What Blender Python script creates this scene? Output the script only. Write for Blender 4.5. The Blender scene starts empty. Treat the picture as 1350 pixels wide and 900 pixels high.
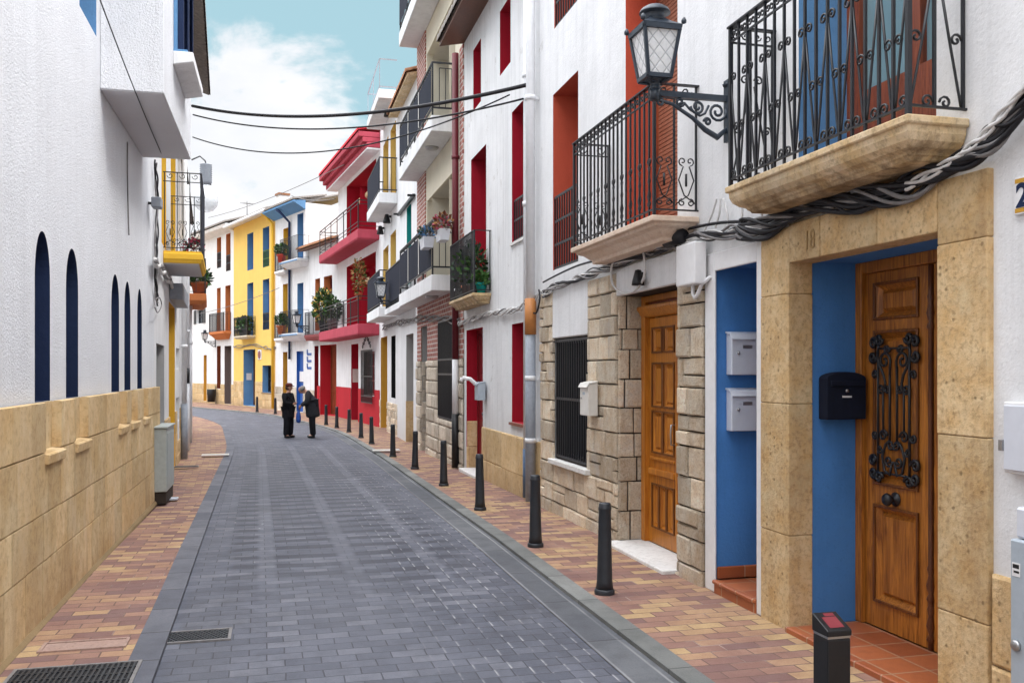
import bpy, bmesh, math, random
from mathutils import Vector, Matrix
R = math.radians
random.seed(7)
scn = bpy.context.scene
col = scn.collection

# ------------------------------------------------------------------ camera maths (photo is 1350 x 900)
FPX, HZ, CH = 1200.0, 488.0, 1.7
TH = math.atan(310/1200); CT, ST = math.cos(TH), math.sin(TH)
def ray(px):
    k = (px-675)/FPX
    return (ST+k*CT, CT-k*ST)
def ground_pt(px, py, z):
    t = (CH-z)*FPX/(py-HZ); r = ray(px)
    return (r[0]*t, r[1]*t)
def zg(s):                      # pavement level along the street
    if s < 9: return 0.0
    if s < 21.5: return -.013*(s-9)
    return -.1625
def lerp(tab, s):
    if s <= tab[0][0]: return tab[0][1]
    for (s0, v0), (s1, v1) in zip(tab, tab[1:]):
        if s <= s1:
            return v0+(v1-v0)*(s-s0)/(s1-s0)
    return tab[-1][1]

# ------------------------------------------------------------------ mesh builder
class MB:
    def __init__(s):
        s.v = []; s.f = []; s.r = []; s.m = []; s.sm = []
    def add(s, vs, fs, m=0, rnd=0.5, smooth=False):
        b = len(s.v); s.v += [tuple(p) for p in vs]
        for f in fs:
            s.f.append([b+i for i in f]); s.m.append(m); s.r.append(rnd); s.sm.append(smooth)
    def quad(s, a, b, c, d, m=0, rnd=.5): s.add([a, b, c, d], [(0, 1, 2, 3)], m, rnd)
    def box(s, x0, x1, y0, y1, z0, z1, m=0, rnd=.5):
        s.add([(x0,y0,z0),(x1,y0,z0),(x1,y1,z0),(x0,y1,z0),(x0,y0,z1),(x1,y0,z1),(x1,y1,z1),(x0,y1,z1)],
              [(0,1,2,3),(4,5,6,7),(0,1,5,4),(1,2,6,5),(2,3,7,6),(3,0,4,7)], m, rnd)
        return s
    def bar(s, p0, p1, w, h=None, m=0):
        h = h or w
        p0 = Vector(p0); p1 = Vector(p1); t = (p1-p0)
        if t.length < 1e-6: return s
        t.normalize()
        up = Vector((0,0,1)) if abs(t.z) < .9 else Vector((0,1,0))
        a = t.cross(up).normalized()*w/2; b = a.cross(t).normalized()*h/2
        vs = [p0-a-b, p0+a-b, p0+a+b, p0-a+b, p1-a-b, p1+a-b, p1+a+b, p1-a+b]
        s.add(vs, [(0,1,2,3),(4,5,6,7),(0,1,5,4),(1,2,6,5),(2,3,7,6),(3,0,4,7)], m)
        return s
    def tube(s, pts, r, n=6, m=0, smooth=True, caps=True):
        pts = [Vector(p) for p in pts]; k = len(pts)
        rs = r if isinstance(r, (list, tuple)) else [r]*k
        vs = []; prev = None
        for i, p in enumerate(pts):
            t = (pts[min(i+1, k-1)]-pts[max(i-1, 0)])
            if t.length < 1e-7: t = Vector((0,0,1))
            t.normalize()
            if prev is None:
                up = Vector((0,0,1)) if abs(t.z) < .9 else Vector((0,1,0))
                a = t.cross(up).normalized()
            else:
                a = prev-t*prev.dot(t)
                if a.length < 1e-6: a = t.orthogonal()
                a.normalize()
            prev = a; b = t.cross(a)
            for j in range(n):
                q = 2*math.pi*(j+.5)/n
                vs.append(p+(a*math.cos(q)+b*math.sin(q))*rs[i])
        fs = []
        for i in range(k-1):
            for j in range(n):
                fs.append((i*n+j, i*n+(j+1)%n, (i+1)*n+(j+1)%n, (i+1)*n+j))
        if caps:
            fs.append(tuple(range(n))); fs.append(tuple((k-1)*n+j for j in range(n)))
        s.add(vs, fs, m, .5, smooth); return s
    def lathe(s, prof, c=(0,0,0), n=16, m=0, smooth=True, rot=0.0, sx=1, sy=1):
        vs = []; fs = []
        for (r, z) in prof:
            for j in range(n):
                q = 2*math.pi*j/n+rot
                vs.append((c[0]+r*sx*math.cos(q), c[1]+r*sy*math.sin(q), c[2]+z))
        k = len(prof)
        for i in range(k-1):
            for j in range(n):
                fs.append((i*n+j, i*n+(j+1)%n, (i+1)*n+(j+1)%n, (i+1)*n+j))
        fs.append(tuple(range(n))); fs.append(tuple((k-1)*n+j for j in range(n)))
        s.add(vs, fs, m, .5, smooth); return s
    def extr(s, prof, x0, x1, m=0):         # prism along x; profile in (y, z)
        k = len(prof)
        vs = [(x0, y, z) for y, z in prof]+[(x1, y, z) for y, z in prof]
        fs = [tuple(range(k)), tuple(range(k, 2*k))]
        for i in range(k): fs.append((i, (i+1) % k, k+(i+1) % k, k+i))
        s.add(vs, fs, m); return s
    def loft(s, a0, a1, d, levels, m=0):    # slab against the wall: levels (inset, z)
        vs = []
        for e, z in levels:
            vs += [(a0+e, 0.004, z), (a1-e, 0.004, z), (a1-e, d-e, z), (a0+e, d-e, z)]
        fs = [(0,1,2,3)]; k = len(levels); fs.append(tuple((k-1)*4+j for j in range(4)))
        for i in range(k-1):
            for j in range(4):
                fs.append((i*4+j, i*4+(j+1)%4, (i+1)*4+(j+1)%4, (i+1)*4+j))
        s.add(vs, fs, m); return s
    def build(s, name, mats, parent=None, bevel=0, seg=1, recalc=True):
        me = bpy.data.meshes.new(name)
        me.from_pydata(s.v, [], s.f)
        if not isinstance(mats, (list, tuple)): mats = [mats]
        for x in mats: me.materials.append(x)
        me.polygons.foreach_set('material_index', s.m)
        me.polygons.foreach_set('use_smooth', s.sm)
        at = me.attributes.new('rnd', 'FLOAT', 'FACE'); at.data.foreach_set('value', s.r)
        if recalc:
            bm = bmesh.new(); bm.from_mesh(me); bmesh.ops.recalc_face_normals(bm, faces=bm.faces); bm.to_mesh(me); bm.free()
        me.update()
        o = bpy.data.objects.new(name, me); col.objects.link(o)
        if parent is not None: o.parent = parent
        if bevel:
            b = o.modifiers.new('bevel', 'BEVEL'); b.width = bevel; b.segments = seg; b.limit_method = 'ANGLE'; b.angle_limit = R(40)
        return o

def tag(o, label, cat, group=None, kind=None):
    if label: o['label'] = label
    if cat: o['category'] = cat
    if group: o['group'] = group
    if kind: o['kind'] = kind
    return o
def empty(name, loc=(0,0,0), rz=0, label=None, cat=None, group=None):
    o = bpy.data.objects.new(name, None); o.empty_display_size = .2
    col.objects.link(o); o.location = loc; o.rotation_euler = (0,0,rz)
    return tag(o, label, cat, group)
def copy_tree(o, parent=None):
    c = o.copy(); col.objects.link(c)
    if parent is not None: c.parent = parent
    for ch in o.children: copy_tree(ch, c)
    return c

# ------------------------------------------------------------------ materials
class NT:
    def __init__(s, name):
        s.mat = bpy.data.materials.new(name); s.mat.use_nodes = True
        s.t = s.mat.node_tree; s.t.nodes.clear()
        s.out = s.n('ShaderNodeOutputMaterial'); s.p = s.n('ShaderNodeBsdfPrincipled')
        s.l(s.p.outputs[0], s.out.inputs[0])
    def n(s, typ, **kw):
        x = s.t.nodes.new(typ)
        for k, v in kw.items(): setattr(x, k, v)
        return x
    def l(s, a, b): s.t.links.new(a, b)
    def coord(s, kind='Object', scale=(1,1,1), xy=False):
        c = s.n('ShaderNodeTexCoord'); o = c.outputs[kind]
        if xy:      # u = x + y, v = z : works on the front and on the returns
            sp = s.n('ShaderNodeSeparateXYZ'); s.l(o, sp.inputs[0])
            ad = s.n('ShaderNodeMath', operation='ADD'); s.l(sp.outputs[0], ad.inputs[0]); s.l(sp.outputs[1], ad.inputs[1])
            cb = s.n('ShaderNodeCombineXYZ'); s.l(ad.outputs[0], cb.inputs[0]); s.l(sp.outputs[2], cb.inputs[1]); o = cb.outputs[0]
        mp = s.n('ShaderNodeMapping'); mp.inputs['Scale'].default_value = scale; s.l(o, mp.inputs[0])
        return mp.outputs[0]
    def noise(s, vec, scale, detail=4, rough=.6, dist=0):
        x = s.n('ShaderNodeTexNoise'); x.inputs['Scale'].default_value = scale; x.inputs['Detail'].default_value = detail
        x.inputs['Roughness'].default_value = rough; x.inputs['Distortion'].default_value = dist
        if vec: s.l(vec, x.inputs['Vector'])
        return x.outputs[0]
    def ramp(s, fac, stops):
        x = s.n('ShaderNodeValToRGB'); e = x.color_ramp.elements
        while len(e) < len(stops): e.new(.5)
        for i, (p, c) in enumerate(stops):
            e[i].position = p; e[i].color = (c if isinstance(c, (tuple, list)) else (c,c,c))[:3]+(1,) if isinstance(c,(tuple,list)) else (c,c,c,1)
        s.l(fac, x.inputs[0]); return x.outputs[0]
    def mix(s, fac, a, b, mode='MIX'):
        x = s.n('ShaderNodeMix', data_type='RGBA', blend_type=mode)
        for i, v in ((0, fac), (6, a), (7, b)):
            if isinstance(v, (int, float)): x.inputs[i].default_value = v if i == 0 else (v,v,v,1)
            elif isinstance(v, (tuple, list)): x.inputs[i].default_value = tuple(v[:3])+(1,)
            else: s.l(v, x.inputs[i])
        return x.outputs[2]
    def math(s, op, a, b=None, clamp=False):
        x = s.n('ShaderNodeMath', operation=op); x.use_clamp = clamp
        for i, v in ((0, a), (1, b)):
            if v is None: continue
            if isinstance(v, (int, float)): x.inputs[i].default_value = v
            else: s.l(v, x.inputs[i])
        return x.outputs[0]
    def attr(s, name='rnd'):
        x = s.n('ShaderNodeAttribute', attribute_name=name); return x.outputs['Fac']
    def bump(s, h, strength=.3, dist=.01, prev=None):
        x = s.n('ShaderNodeBump'); x.inputs['Strength'].default_value = strength; x.inputs['Distance'].default_value = dist
        s.l(h, x.inputs['Height'])
        if prev: s.l(prev, x.inputs['Normal'])
        return x.outputs[0]
    def fin(s, color, rough=.8, normal=None, metal=0, spec=.3):
        if isinstance(color, (tuple, list)): s.p.inputs['Base Color'].default_value = tuple(color[:3])+(1,)
        else: s.l(color, s.p.inputs['Base Color'])
        if isinstance(rough, (int, float)): s.p.inputs['Roughness'].default_value = rough
        else: s.l(rough, s.p.inputs['Roughness'])
        s.p.inputs['Metallic'].default_value = metal
        s.p.inputs['Specular IOR Level'].default_value = spec
        if normal: s.l(normal, s.p.inputs['Normal'])
        return s.mat
def mul(c, k): return tuple(min(1, x*k) for x in c)

def plaster(name, c, grain=55, gs=.35, gd=.006, dirt=.25, streak=.15, damp=0.0, peel=0, spk=.22):
    m = NT(name); v = m.coord()
    big = m.noise(v, 1.3, 5, .65); fine = m.noise(v, grain, 4, .7)
    colr = m.mix(m.ramp(big, [(.35, 0.0), (.75, 1.0)]), mul(c, 1-dirt), c)
    st = m.noise(m.coord(scale=(7, 7, .35)), 1.0, 5, .7)
    colr = m.mix(m.math('MULTIPLY', m.ramp(st, [(.47, 0.0), (.68, 1.0)]), streak), colr, mul(c, .45))
    speck = m.ramp(m.noise(v, grain*1.5, 2, .5), [(.3, 0.0), (.42, 1.0)])
    colr = m.mix(m.math('MULTIPLY', m.math('SUBTRACT', 1.0, speck), spk), colr, mul(c, .5))
    if damp:
        sp = m.n('ShaderNodeSeparateXYZ'); tc = m.n('ShaderNodeTexCoord'); m.l(tc.outputs['Object'], sp.inputs[0])
        h = m.math('SUBTRACT', damp, sp.outputs[2])
        h = m.math('ADD', h, m.math('MULTIPLY', m.math('SUBTRACT', big, .5), 1.2))
        h = m.math('MULTIPLY', m.ramp(h, [(0, 0.0), (.9, 1.0)]), .5)
        colr = m.mix(h, colr, (c[0]*.55, c[1]*.52, c[2]*.48))
    if peel:
        pl = m.ramp(m.noise(v, 2.2, 8, .75, .4), [(.60, 0.0), (.62, 1.0)])
        colr = m.mix(m.math('MULTIPLY', pl, peel), colr, (.42, .40, .37))
    mid = m.noise(v, 9, 3, .6)
    nb = m.bump(fine, gs, gd); nb = m.bump(mid, .25, .02, nb)
    return m.fin(colr, .85, nb, 0, .2)

def stone(name, c, c2, dark, scale=6, gs=.6, gd=.02, pits=True, spread=.5):
    m = NT(name); v = m.coord()
    n1 = m.noise(v, scale, 7, .68); n2 = m.noise(v, scale*7, 6, .75); n3 = m.noise(v, 1.3, 6, .68)
    colr = m.mix(m.ramp(n1, [(.35, 0.0), (.65, 1.0)]), c, c2)
    colr = m.mix(m.math('MULTIPLY', m.ramp(n2, [(.48, 0.0), (.68, 1.0)]), .6), colr, dark)
    colr = m.mix(m.math('MULTIPLY', m.ramp(n3, [(.52, 0.0), (.68, 1.0)]), .5), colr, mul(dark, 1.2))
    pale = m.ramp(m.noise(v, 2.6, 7, .72), [(.54, 0.0), (.70, 1.0)])
    colr = m.mix(m.math('MULTIPLY', pale, .55), colr, tuple(min(.8, x*1.12+.05) for x in c2))
    sk = m.noise(m.coord(scale=(5, 5, .6)), 1.3, 6, .7)
    colr = m.mix(m.math('MULTIPLY', m.ramp(sk, [(.5, 0.0), (.75, 1.0)]), .4), colr, mul(dark, 1.25))
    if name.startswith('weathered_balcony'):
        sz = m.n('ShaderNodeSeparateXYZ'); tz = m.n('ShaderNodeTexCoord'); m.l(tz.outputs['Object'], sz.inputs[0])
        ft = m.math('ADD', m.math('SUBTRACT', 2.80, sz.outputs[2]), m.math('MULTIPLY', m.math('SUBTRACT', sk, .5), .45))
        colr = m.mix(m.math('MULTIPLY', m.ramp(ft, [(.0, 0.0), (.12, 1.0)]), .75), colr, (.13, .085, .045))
    if pits is False and name.startswith('golden'):
        ef = m.ramp(m.noise(m.coord(scale=(2.2, 2.2, .9)), 1.1, 6, .7), [(.54, 0.0), (.68, 1.0)])
        colr = m.mix(m.math('MULTIPLY', ef, .5), colr, (.70, .56, .38))
        sz = m.n('ShaderNodeSeparateXYZ'); tz = m.n('ShaderNodeTexCoord'); m.l(tz.outputs['Object'], sz.inputs[0])
        ft = m.math('ADD', m.math('SUBTRACT', .25, sz.outputs[2]), m.math('MULTIPLY', m.math('SUBTRACT', sk, .5), 1.1))
        colr = m.mix(m.math('MULTIPLY', m.ramp(ft, [(.0, 0.0), (.55, 1.0)]), .6), colr, (.30, .20, .12))
    rn = m.attr(); w = m.n('ShaderNodeTexWhiteNoise', noise_dimensions='1D'); m.l(rn, w.inputs['W'])
    br = m.math('ADD', m.math('MULTIPLY', rn, spread), 1-spread/2)
    cb = m.n('ShaderNodeCombineColor')
    for i in range(3): m.l(br, cb.inputs[i])
    colr = m.mix(1.0, colr, cb.outputs[0], 'MULTIPLY')
    vor = m.n('ShaderNodeTexVoronoi'); vor.inputs['Scale'].default_value = scale*4.2; m.l(v, vor.inputs['Vector'])
    if pits:
        sc_ = m.n('ShaderNodeSeparateColor'); m.l(vor.outputs['Color'], sc_.inputs[0])
        hole = m.math('MULTIPLY', m.ramp(m.math('ADD', vor.outputs['Distance'], m.math('MULTIPLY', m.math('SUBTRACT', n2, .5), .5)), [(.10, 1.0), (.26, 0.0)]), m.ramp(sc_.outputs[0], [(.78, 0.0), (.84, 1.0)]))
        colr = m.mix(m.math('MULTIPLY', hole, .45), colr, mul(dark, .5))
    h = m.math('ADD', m.math('MULTIPLY', n1, .8), n2)
    if pits:
        h = m.math('SUBTRACT', h, m.math('MULTIPLY', hole, .8))
    nb = m.bump(h, gs, gd)
    return m.fin(colr, .88, nb, 0, .2)

def paint(name, c, rough=.45, var=.2, metal=0, spec=.4, bs=0.12):
    m = NT(name); v = m.coord()
    n = m.noise(v, 14, 5, .65)
    colr = m.mix(m.ramp(n, [(.3, 0.0), (.75, 1.0)]), mul(c, 1-var), mul(c, 1+var*.4))
    rr = m.math('ADD', m.math('MULTIPLY', n, .25), rough-.12)
    return m.fin(colr, rr, m.bump(m.noise(v, 60, 3), bs, .003), metal, spec)

def wood(name, c, dark, sc=1.0, rough=.42):
    m = NT(name)
    v = m.coord(scale=(14*sc, 14*sc, .9*sc)); g = m.noise(v, 2.2, 6, .65, 1.6)
    f = m.noise(m.coord(scale=(120, 120, 4)), 1.0, 3, .6)
    w = m.noise(m.coord(), 1.7, 3)
    colr = m.mix(m.ramp(g, [(.36, 0.0), (.62, 1.0)]), dark, c)
    colr = m.mix(m.math('MULTIPLY', m.ramp(f, [(.5, 0.0), (.7, 1.0)]), .45), colr, mul(dark, .8))
    colr = m.mix(m.math('MULTIPLY', m.ramp(w, [(.4, 0.0), (.7, 1.0)]), .3), colr, mul(c, .6))
    return m.fin(colr, rough, m.bump(m.math('ADD', g, f), .25, .004), 0, .4)

def bricky(name, c1, c2, mortar, bw, bh, gap, coordkind='xy', vary=None, rough=.85, bumps=.6, off=.5, lightjoint=None, edge=None, weave=False):
    m = NT(name)
    v = m.coord('UV') if coordkind == 'UV' else m.coord(xy=True)
    wob = m.n('ShaderNodeTexNoise'); wob.inputs['Scale'].default_value = 3.0; m.l(v, wob.inputs['Vector'])
    ad = m.n('ShaderNodeVectorMath', operation='MULTIPLY_ADD'); m.l(wob.outputs['Color'], ad.inputs[0])
    ad.inputs[1].default_value = (.016, .016, 0); m.l(v, ad.inputs[2]); vv = ad.outputs[0]
    b = m.n('ShaderNodeTexBrick'); b.offset = off
    b.inputs['Scale'].default_value = 1.0; b.inputs['Brick Width'].default_value = bw; b.inputs['Row Height'].default_value = bh
    b.inputs['Mortar Size'].default_value = gap; b.inputs['Mortar Smooth'].default_value = .35; b.inputs['Bias'].default_value = 0
    b.inputs['Color1'].default_value = (0,0,0,1); b.inputs['Color2'].default_value = (1,1,1,1); b.inputs['Mortar'].default_value = (.5,.5,.5,1)
    m.l(vv, b.inputs['Vector'])
    rn = m.math('MULTIPLY', b.outputs['Color'], 1.0)
    big = m.noise(v, .55, 4, .6); mid = m.noise(v, 5, 5, .7); fine = m.noise(v, 70, 4, .7)
    sel = m.math('ADD', rn, m.math('MULTIPLY', m.math('SUBTRACT', big, .5), 1.3))
    if vary: colr = m.ramp(sel, vary)
    else: colr = m.mix(m.ramp(sel, [(.1, 0.0), (.9, 1.0)]), c1, c2)
    colr = m.mix(m.math('MULTIPLY', m.ramp(mid, [(.45, 0.0), (.75, 1.0)]), .4), colr, mul(c1, .45))
    colr = m.mix(m.math('MULTIPLY', m.ramp(fine, [(.5, 0.0), (.75, 1.0)]), .35), colr, mul(c1, .4))
    mo = mortar
    if lightjoint:
        mo = m.mix(m.ramp(m.noise(v, 1.4, 5, .7), [(.52, 0.0), (.64, 1.0)]), mortar, lightjoint)
    colr = m.mix(b.outputs['Fac'], colr, mo)
    grime = m.ramp(m.noise(v, 1.9, 6, .72, .5), [(.42, 0.0), (.72, 1.0)])
    colr = m.mix(m.math('MULTIPLY', grime, .38), colr, mul(c1, .5))
    if edge:
        se = m.n('ShaderNodeSeparateXYZ'); m.l(v, se.inputs[0]); y_ = m.math('ADD', se.outputs[1], m.math('MULTIPLY', m.math('SUBTRACT', mid, .5), .012))
        d_ = m.math('MINIMUM', m.math('ABSOLUTE', m.math('SUBTRACT', y_, .012)), m.math('ABSOLUTE', m.math('SUBTRACT', y_, edge-.05)))
        colr = m.mix(m.math('MULTIPLY', m.ramp(d_, [(.004, 1.0), (.011, 0.0)]), m.ramp(big, [(.35, .1), (.65, .75)])), colr, (.36, .36, .36))
    if weave:       # patches of setts laid the other way between the wheel tracks
        se = m.n('ShaderNodeSeparateXYZ'); m.l(v, se.inputs[0])
        zone = m.math('MULTIPLY', m.ramp(m.math('MULTIPLY', se.outputs[1], .02), [(.25, 0.0), (.29, 1.0), (.54, 1.0), (.62, 0.0)]), m.ramp(m.math('MULTIPLY', se.outputs[0], .3), [(.08, 0.0), (.11, 1.0), (.70, 1.0), (.76, 0.0)]))
        cs = m.ramp(m.math('FRACT', m.math('ADD', m.math('MULTIPLY', se.outputs[0], 1/.72), m.math('MULTIPLY', mid, .08))), [(.0, 0.0), (.06, 1.0), (.80, 1.0), (.86, 0.0)])
        rs = m.ramp(m.math('FRACT', m.math('ADD', m.math('MULTIPLY', se.outputs[1], 1/.40), m.math('MULTIPLY', m.noise(v, .8, 2), .8))), [(.0, 0.0), (.06, 1.0), (.40, 1.0), (.50, 0.0)])
        xo = m.math('MULTIPLY', cs, rs)
        colr = m.mix(m.math('MULTIPLY', m.math('MULTIPLY', xo, zone), .85), colr, (.032, .034, .048))
        colr = m.mix(m.math('MULTIPLY', m.math('MULTIPLY', m.math('SUBTRACT', 1.0, cs), zone), .13), colr, (.20, .205, .235))
        # sand-filled long joints on one flank, and pale chips
        row = m.math('FLOOR', m.math('DIVIDE', se.outputs[1], bh)); odd = m.math('MULTIPLY', m.math('FRACT', m.math('MULTIPLY', row, .5)), 1.0)
        fx = m.math('FRACT', m.math('ADD', m.math('DIVIDE', se.outputs[0], bw), odd))
        sl_ = m.math('MULTIPLY', m.ramp(fx, [(.02, 1.0), (.07, 0.0)]), m.ramp(m.math('MULTIPLY', se.outputs[0], .3), [(.46, 0.0), (.56, 1.0)]))
        colr = m.mix(m.math('MULTIPLY', sl_, m.ramp(m.noise(v, 4.0, 3, .6), [(.44, 0.0), (.6, .75)])), colr, (.46, .46, .46))
        vo = m.n('ShaderNodeTexVoronoi'); vo.inputs['Scale'].default_value = 3.2; m.l(v, vo.inputs['Vector'])
        sc_ = m.n('ShaderNodeSeparateColor'); m.l(vo.outputs['Color'], sc_.inputs[0])
        ds = m.math('ADD', vo.outputs['Distance'], m.math('MULTIPLY', m.math('SUBTRACT', fine, .5), .06))
        colr = m.mix(m.math('MULTIPLY', m.ramp(ds, [(.03, .9), (.05, 0.0)]), m.ramp(sc_.outputs[0], [(.62, 0.0), (.66, 1.0)])), colr, (.55, .55, .54))
        oil = m.ramp(m.noise(m.coord('UV', (1.0, .5, 1)), 1.3, 6, .7, .6), [(.56, 0.0), (.68, 1.0)])
        colr = m.mix(m.math('MULTIPLY', oil, .5), colr, (.045, .046, .055))
        wear = m.ramp(m.noise(m.coord('UV', (1.2, .25, 1)), 1.0, 4, .6), [(.35, 0.0), (.7, 1.0)])
        colr = m.mix(m.math('MULTIPLY', wear, .3), colr, (.15, .155, .18))
    h = m.math('SUBTRACT', m.math('MULTIPLY', fine, .25), b.outputs['Fac'])
    h = m.math('ADD', h, m.math('MULTIPLY', rn, .35))
    return m.fin(colr, rough, m.bump(h, bumps, .012), 0, .3)

M = {}
M['white'] = plaster('white_plaster', (.83, .835, .845), 42, .4, .009, .14, .22, .55)
M['white_damp'] = plaster('weathered_white_plaster', (.82, .825, .835), 42, .4, .009, .14, .3, 1.1, .4)
M['stucco'] = plaster('rough_white_stucco', (.80, .815, .85), 55, .9, .014, .08, .10, .0, 0, .6)
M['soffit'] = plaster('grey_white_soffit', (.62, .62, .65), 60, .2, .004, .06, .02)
M['cream'] = plaster('cream_render', (.72, .66, .53), 40, .25, .005, .12, .1)
M['yellow'] = plaster('yellow_render', (.86, .58, .16), 50, .2, .005, .08, .06)
M['yellow_deep'] = plaster('deep_yellow_paint', (.80, .47, .05), 50, .2, .005, .08, .05)
M['ochre'] = plaster('ochre_paint', (.60, .33, .05), 50, .2, .005, .10, .05)
M['red'] = plaster('crimson_paint', (.42, .012, .03), 45, .2, .005, .15, .08)
M['coral'] = plaster('coral_paint', (.56, .10, .055), 45, .2, .005, .12, .06)
M['cornice'] = plaster('faded_crimson_paint', (.50, .075, .11), 45, .2, .005, .2, .2)
M['redbase'] = plaster('scarlet_wall_paint', (.50, .022, .035), 45, .2, .005, .12, .05)
M['blue'] = plaster('bright_blue_plaster', (.085, .265, .64), 45, .35, .007, .22, .15, .5)
M['skyblue'] = plaster('mid_blue_paint', (.14, .31, .55), 45, .2, .005, .2, .15)
M['navy'] = plaster('navy_paint', (.018, .032, .085), 60, .25, .005, .2, .05)
M['shutterbrown'] = paint('red_brown_shutter_slats', (.34, .13, .075), .55, .2)
M['teal'] = plaster('teal_paint', (.01, .28, .26), 45, .2, .005, .1, .05)
M['terra'] = plaster('terracotta_paint', (.60, .20, .07), 45, .2, .005, .1, .05)
M['greyreveal'] = plaster('grey_render', (.42, .42, .42), 40, .2, .005, .12, .1)
M['sandstone'] = stone('golden_sandstone_blocks', (.60, .41, .20), (.70, .54, .32), (.33, .20, .09), 2.6, .6, .010, False, .26)
M['oldstone'] = stone('old_ochre_limestone', (.64, .42, .195), (.74, .57, .34), (.27, .155, .07), 5, .8, .014, True, .25)
M['rubble'] = stone('cream_rubble_stone', (.76, .60, .42), (.88, .80, .66), (.36, .23, .13), 8, 1.0, .03, True, .55)
M['greyrubble'] = stone('grey_cream_stone_blocks', (.54, .46, .36), (.72, .65, .55), (.26, .20, .15), 7, .8, .02, True, .5)
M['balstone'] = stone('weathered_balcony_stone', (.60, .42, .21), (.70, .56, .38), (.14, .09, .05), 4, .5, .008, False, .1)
M['peachslab'] = stone('pale_peach_stone', (.66, .50, .38), (.72, .60, .50), (.45, .32, .24), 4, .3, .006, False, .1)
M['pinkslab'] = stone('pinkish_grey_slab', (.36, .24, .20), (.42, .30, .25), (.16, .11, .10), 5, .3, .006, False, .1)
M['mortar'] = plaster('dark_mortar', (.06, .048, .04), 40, .4, .01, .3, .1)
M['sandmortar'] = plaster('sand_mortar', (.30, .21, .11), 40, .4, .01, .3, .1)
M['marble'] = stone('white_marble_slab', (.70, .69, .67), (.76, .75, .73), (.45, .44, .42), 3, .15, .003, False, .1)
M['iron'] = paint('black_wrought_iron', (.012, .013, .017), .42, .3, 0, .5)
M['lampiron'] = paint('dark_blue_grey_cast_iron', (.030, .042, .060), .4, .3, 0, .5)
M['bollard'] = paint('charcoal_cast_iron', (.022, .026, .033), .48, .3, 0, .5)
M['navycloth'] = paint('navy_balcony_cloth', (.010, .014, .030), .8, .3, 0, .2)
M['wood'] = wood('honey_varnished_wood', (.54, .205, .032), (.19, .058, .010))
M['wood2'] = wood('orange_varnished_wood', (.62, .24, .03), (.34, .10, .012), .9, .35)
M['woodshade'] = wood('shade_darkened_moulding', (.24, .08, .014), (.08, .025, .006))  # moulding wood darkened to paint in the shade lines around door panels
M['darkwood'] = wood('dark_brown_wood', (.16, .055, .022), (.07, .022, .01))
M['redwood'] = wood('red_brown_wood', (.30, .075, .028), (.14, .03, .014))
M['reddoor'] = paint('dark_red_door_paint', (.22, .012, .018), .4, .25)
M['bluedoor'] = paint('blue_door_paint', (.02, .10, .38), .4, .2)
M['greydoor'] = paint('grey_brown_door_paint', (.16, .12, .11), .5, .2)
M['whitepaint'] = paint('white_gloss_paint', (.80, .80, .81), .4, .08)
M['tile'] = paint('terracotta_roof_tile', (.36, .17, .09), .85, .5, 0, .2, .5)
M['greytile'] = paint('weathered_grey_tile', (.25, .22, .20), .85, .5, 0, .2, .5)
M['browntile'] = paint('brown_eave_boards', (.20, .10, .07), .8, .4, 0, .2, .4)
M['copper'] = paint('orange_pipe_paint', (.52, .21, .06), .5, .2)
M['pipewhite'] = paint('white_pipe_plastic', (.78, .79, .81), .45, .08)
M['pipegrey'] = paint('grey_pipe_zinc', (.30, .33, .38), .5, .2)
M['pipeblue'] = paint('blue_grey_pipe_paint', (.10, .16, .26), .5, .2)
M['pipered'] = paint('wine_red_pipe_paint', (.13, .012, .02), .5, .2)
M['cable'] = paint('black_cable_sheath', (.014, .014, .018), .55, .3, 0, .3)
M['cablewhite'] = paint('white_painted_cable', (.66, .65, .64), .6, .25, 0, .3)
M['cablegrey'] = paint('grey_cable_sheath', (.22, .21, .21), .6, .35, 0, .3)
M['mailwhite'] = paint('pale_blue_grey_metal', (.66, .69, .76), .35, .06, 0, .5, .03)
M['cream_metal'] = paint('off_white_enamel', (.72, .70, .66), .4, .1)
M['cabinet'] = paint('grey_green_cabinet_paint', (.42, .46, .45), .5, .15)
M['cabgrey'] = paint('blue_grey_cabinet_paint', (.40, .46, .52), .45, .12)
M['steel'] = paint('worn_steel', (.45, .45, .46), .35, .2, .8, .5)
M['redrefl'] = paint('red_reflector', (.22, .04, .05), .35, .1)
M['blackplastic'] = paint('black_plastic', (.012, .012, .014), .45, .2)
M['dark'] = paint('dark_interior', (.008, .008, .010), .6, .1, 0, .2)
M['leaf'] = paint('green_leaves', (.05, .13, .025), .55, .5)
M['darkleaf'] = paint('dark_green_leaves', (.02, .05, .02), .55, .5)
M['dryleaf'] = paint('dry_orange_leaves', (.35, .17, .05), .6, .4)
M['pinkflower'] = paint('pink_petals', (.5, .05, .12), .6, .2)
M['pot'] = paint('terracotta_pot_clay', (.45, .14, .06), .8, .2)
M['potwhite'] = paint('white_glazed_pot', (.72, .74, .78), .4, .1)
M['potred'] = paint('red_plastic_pot', (.5, .05, .03), .5, .1)

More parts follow.
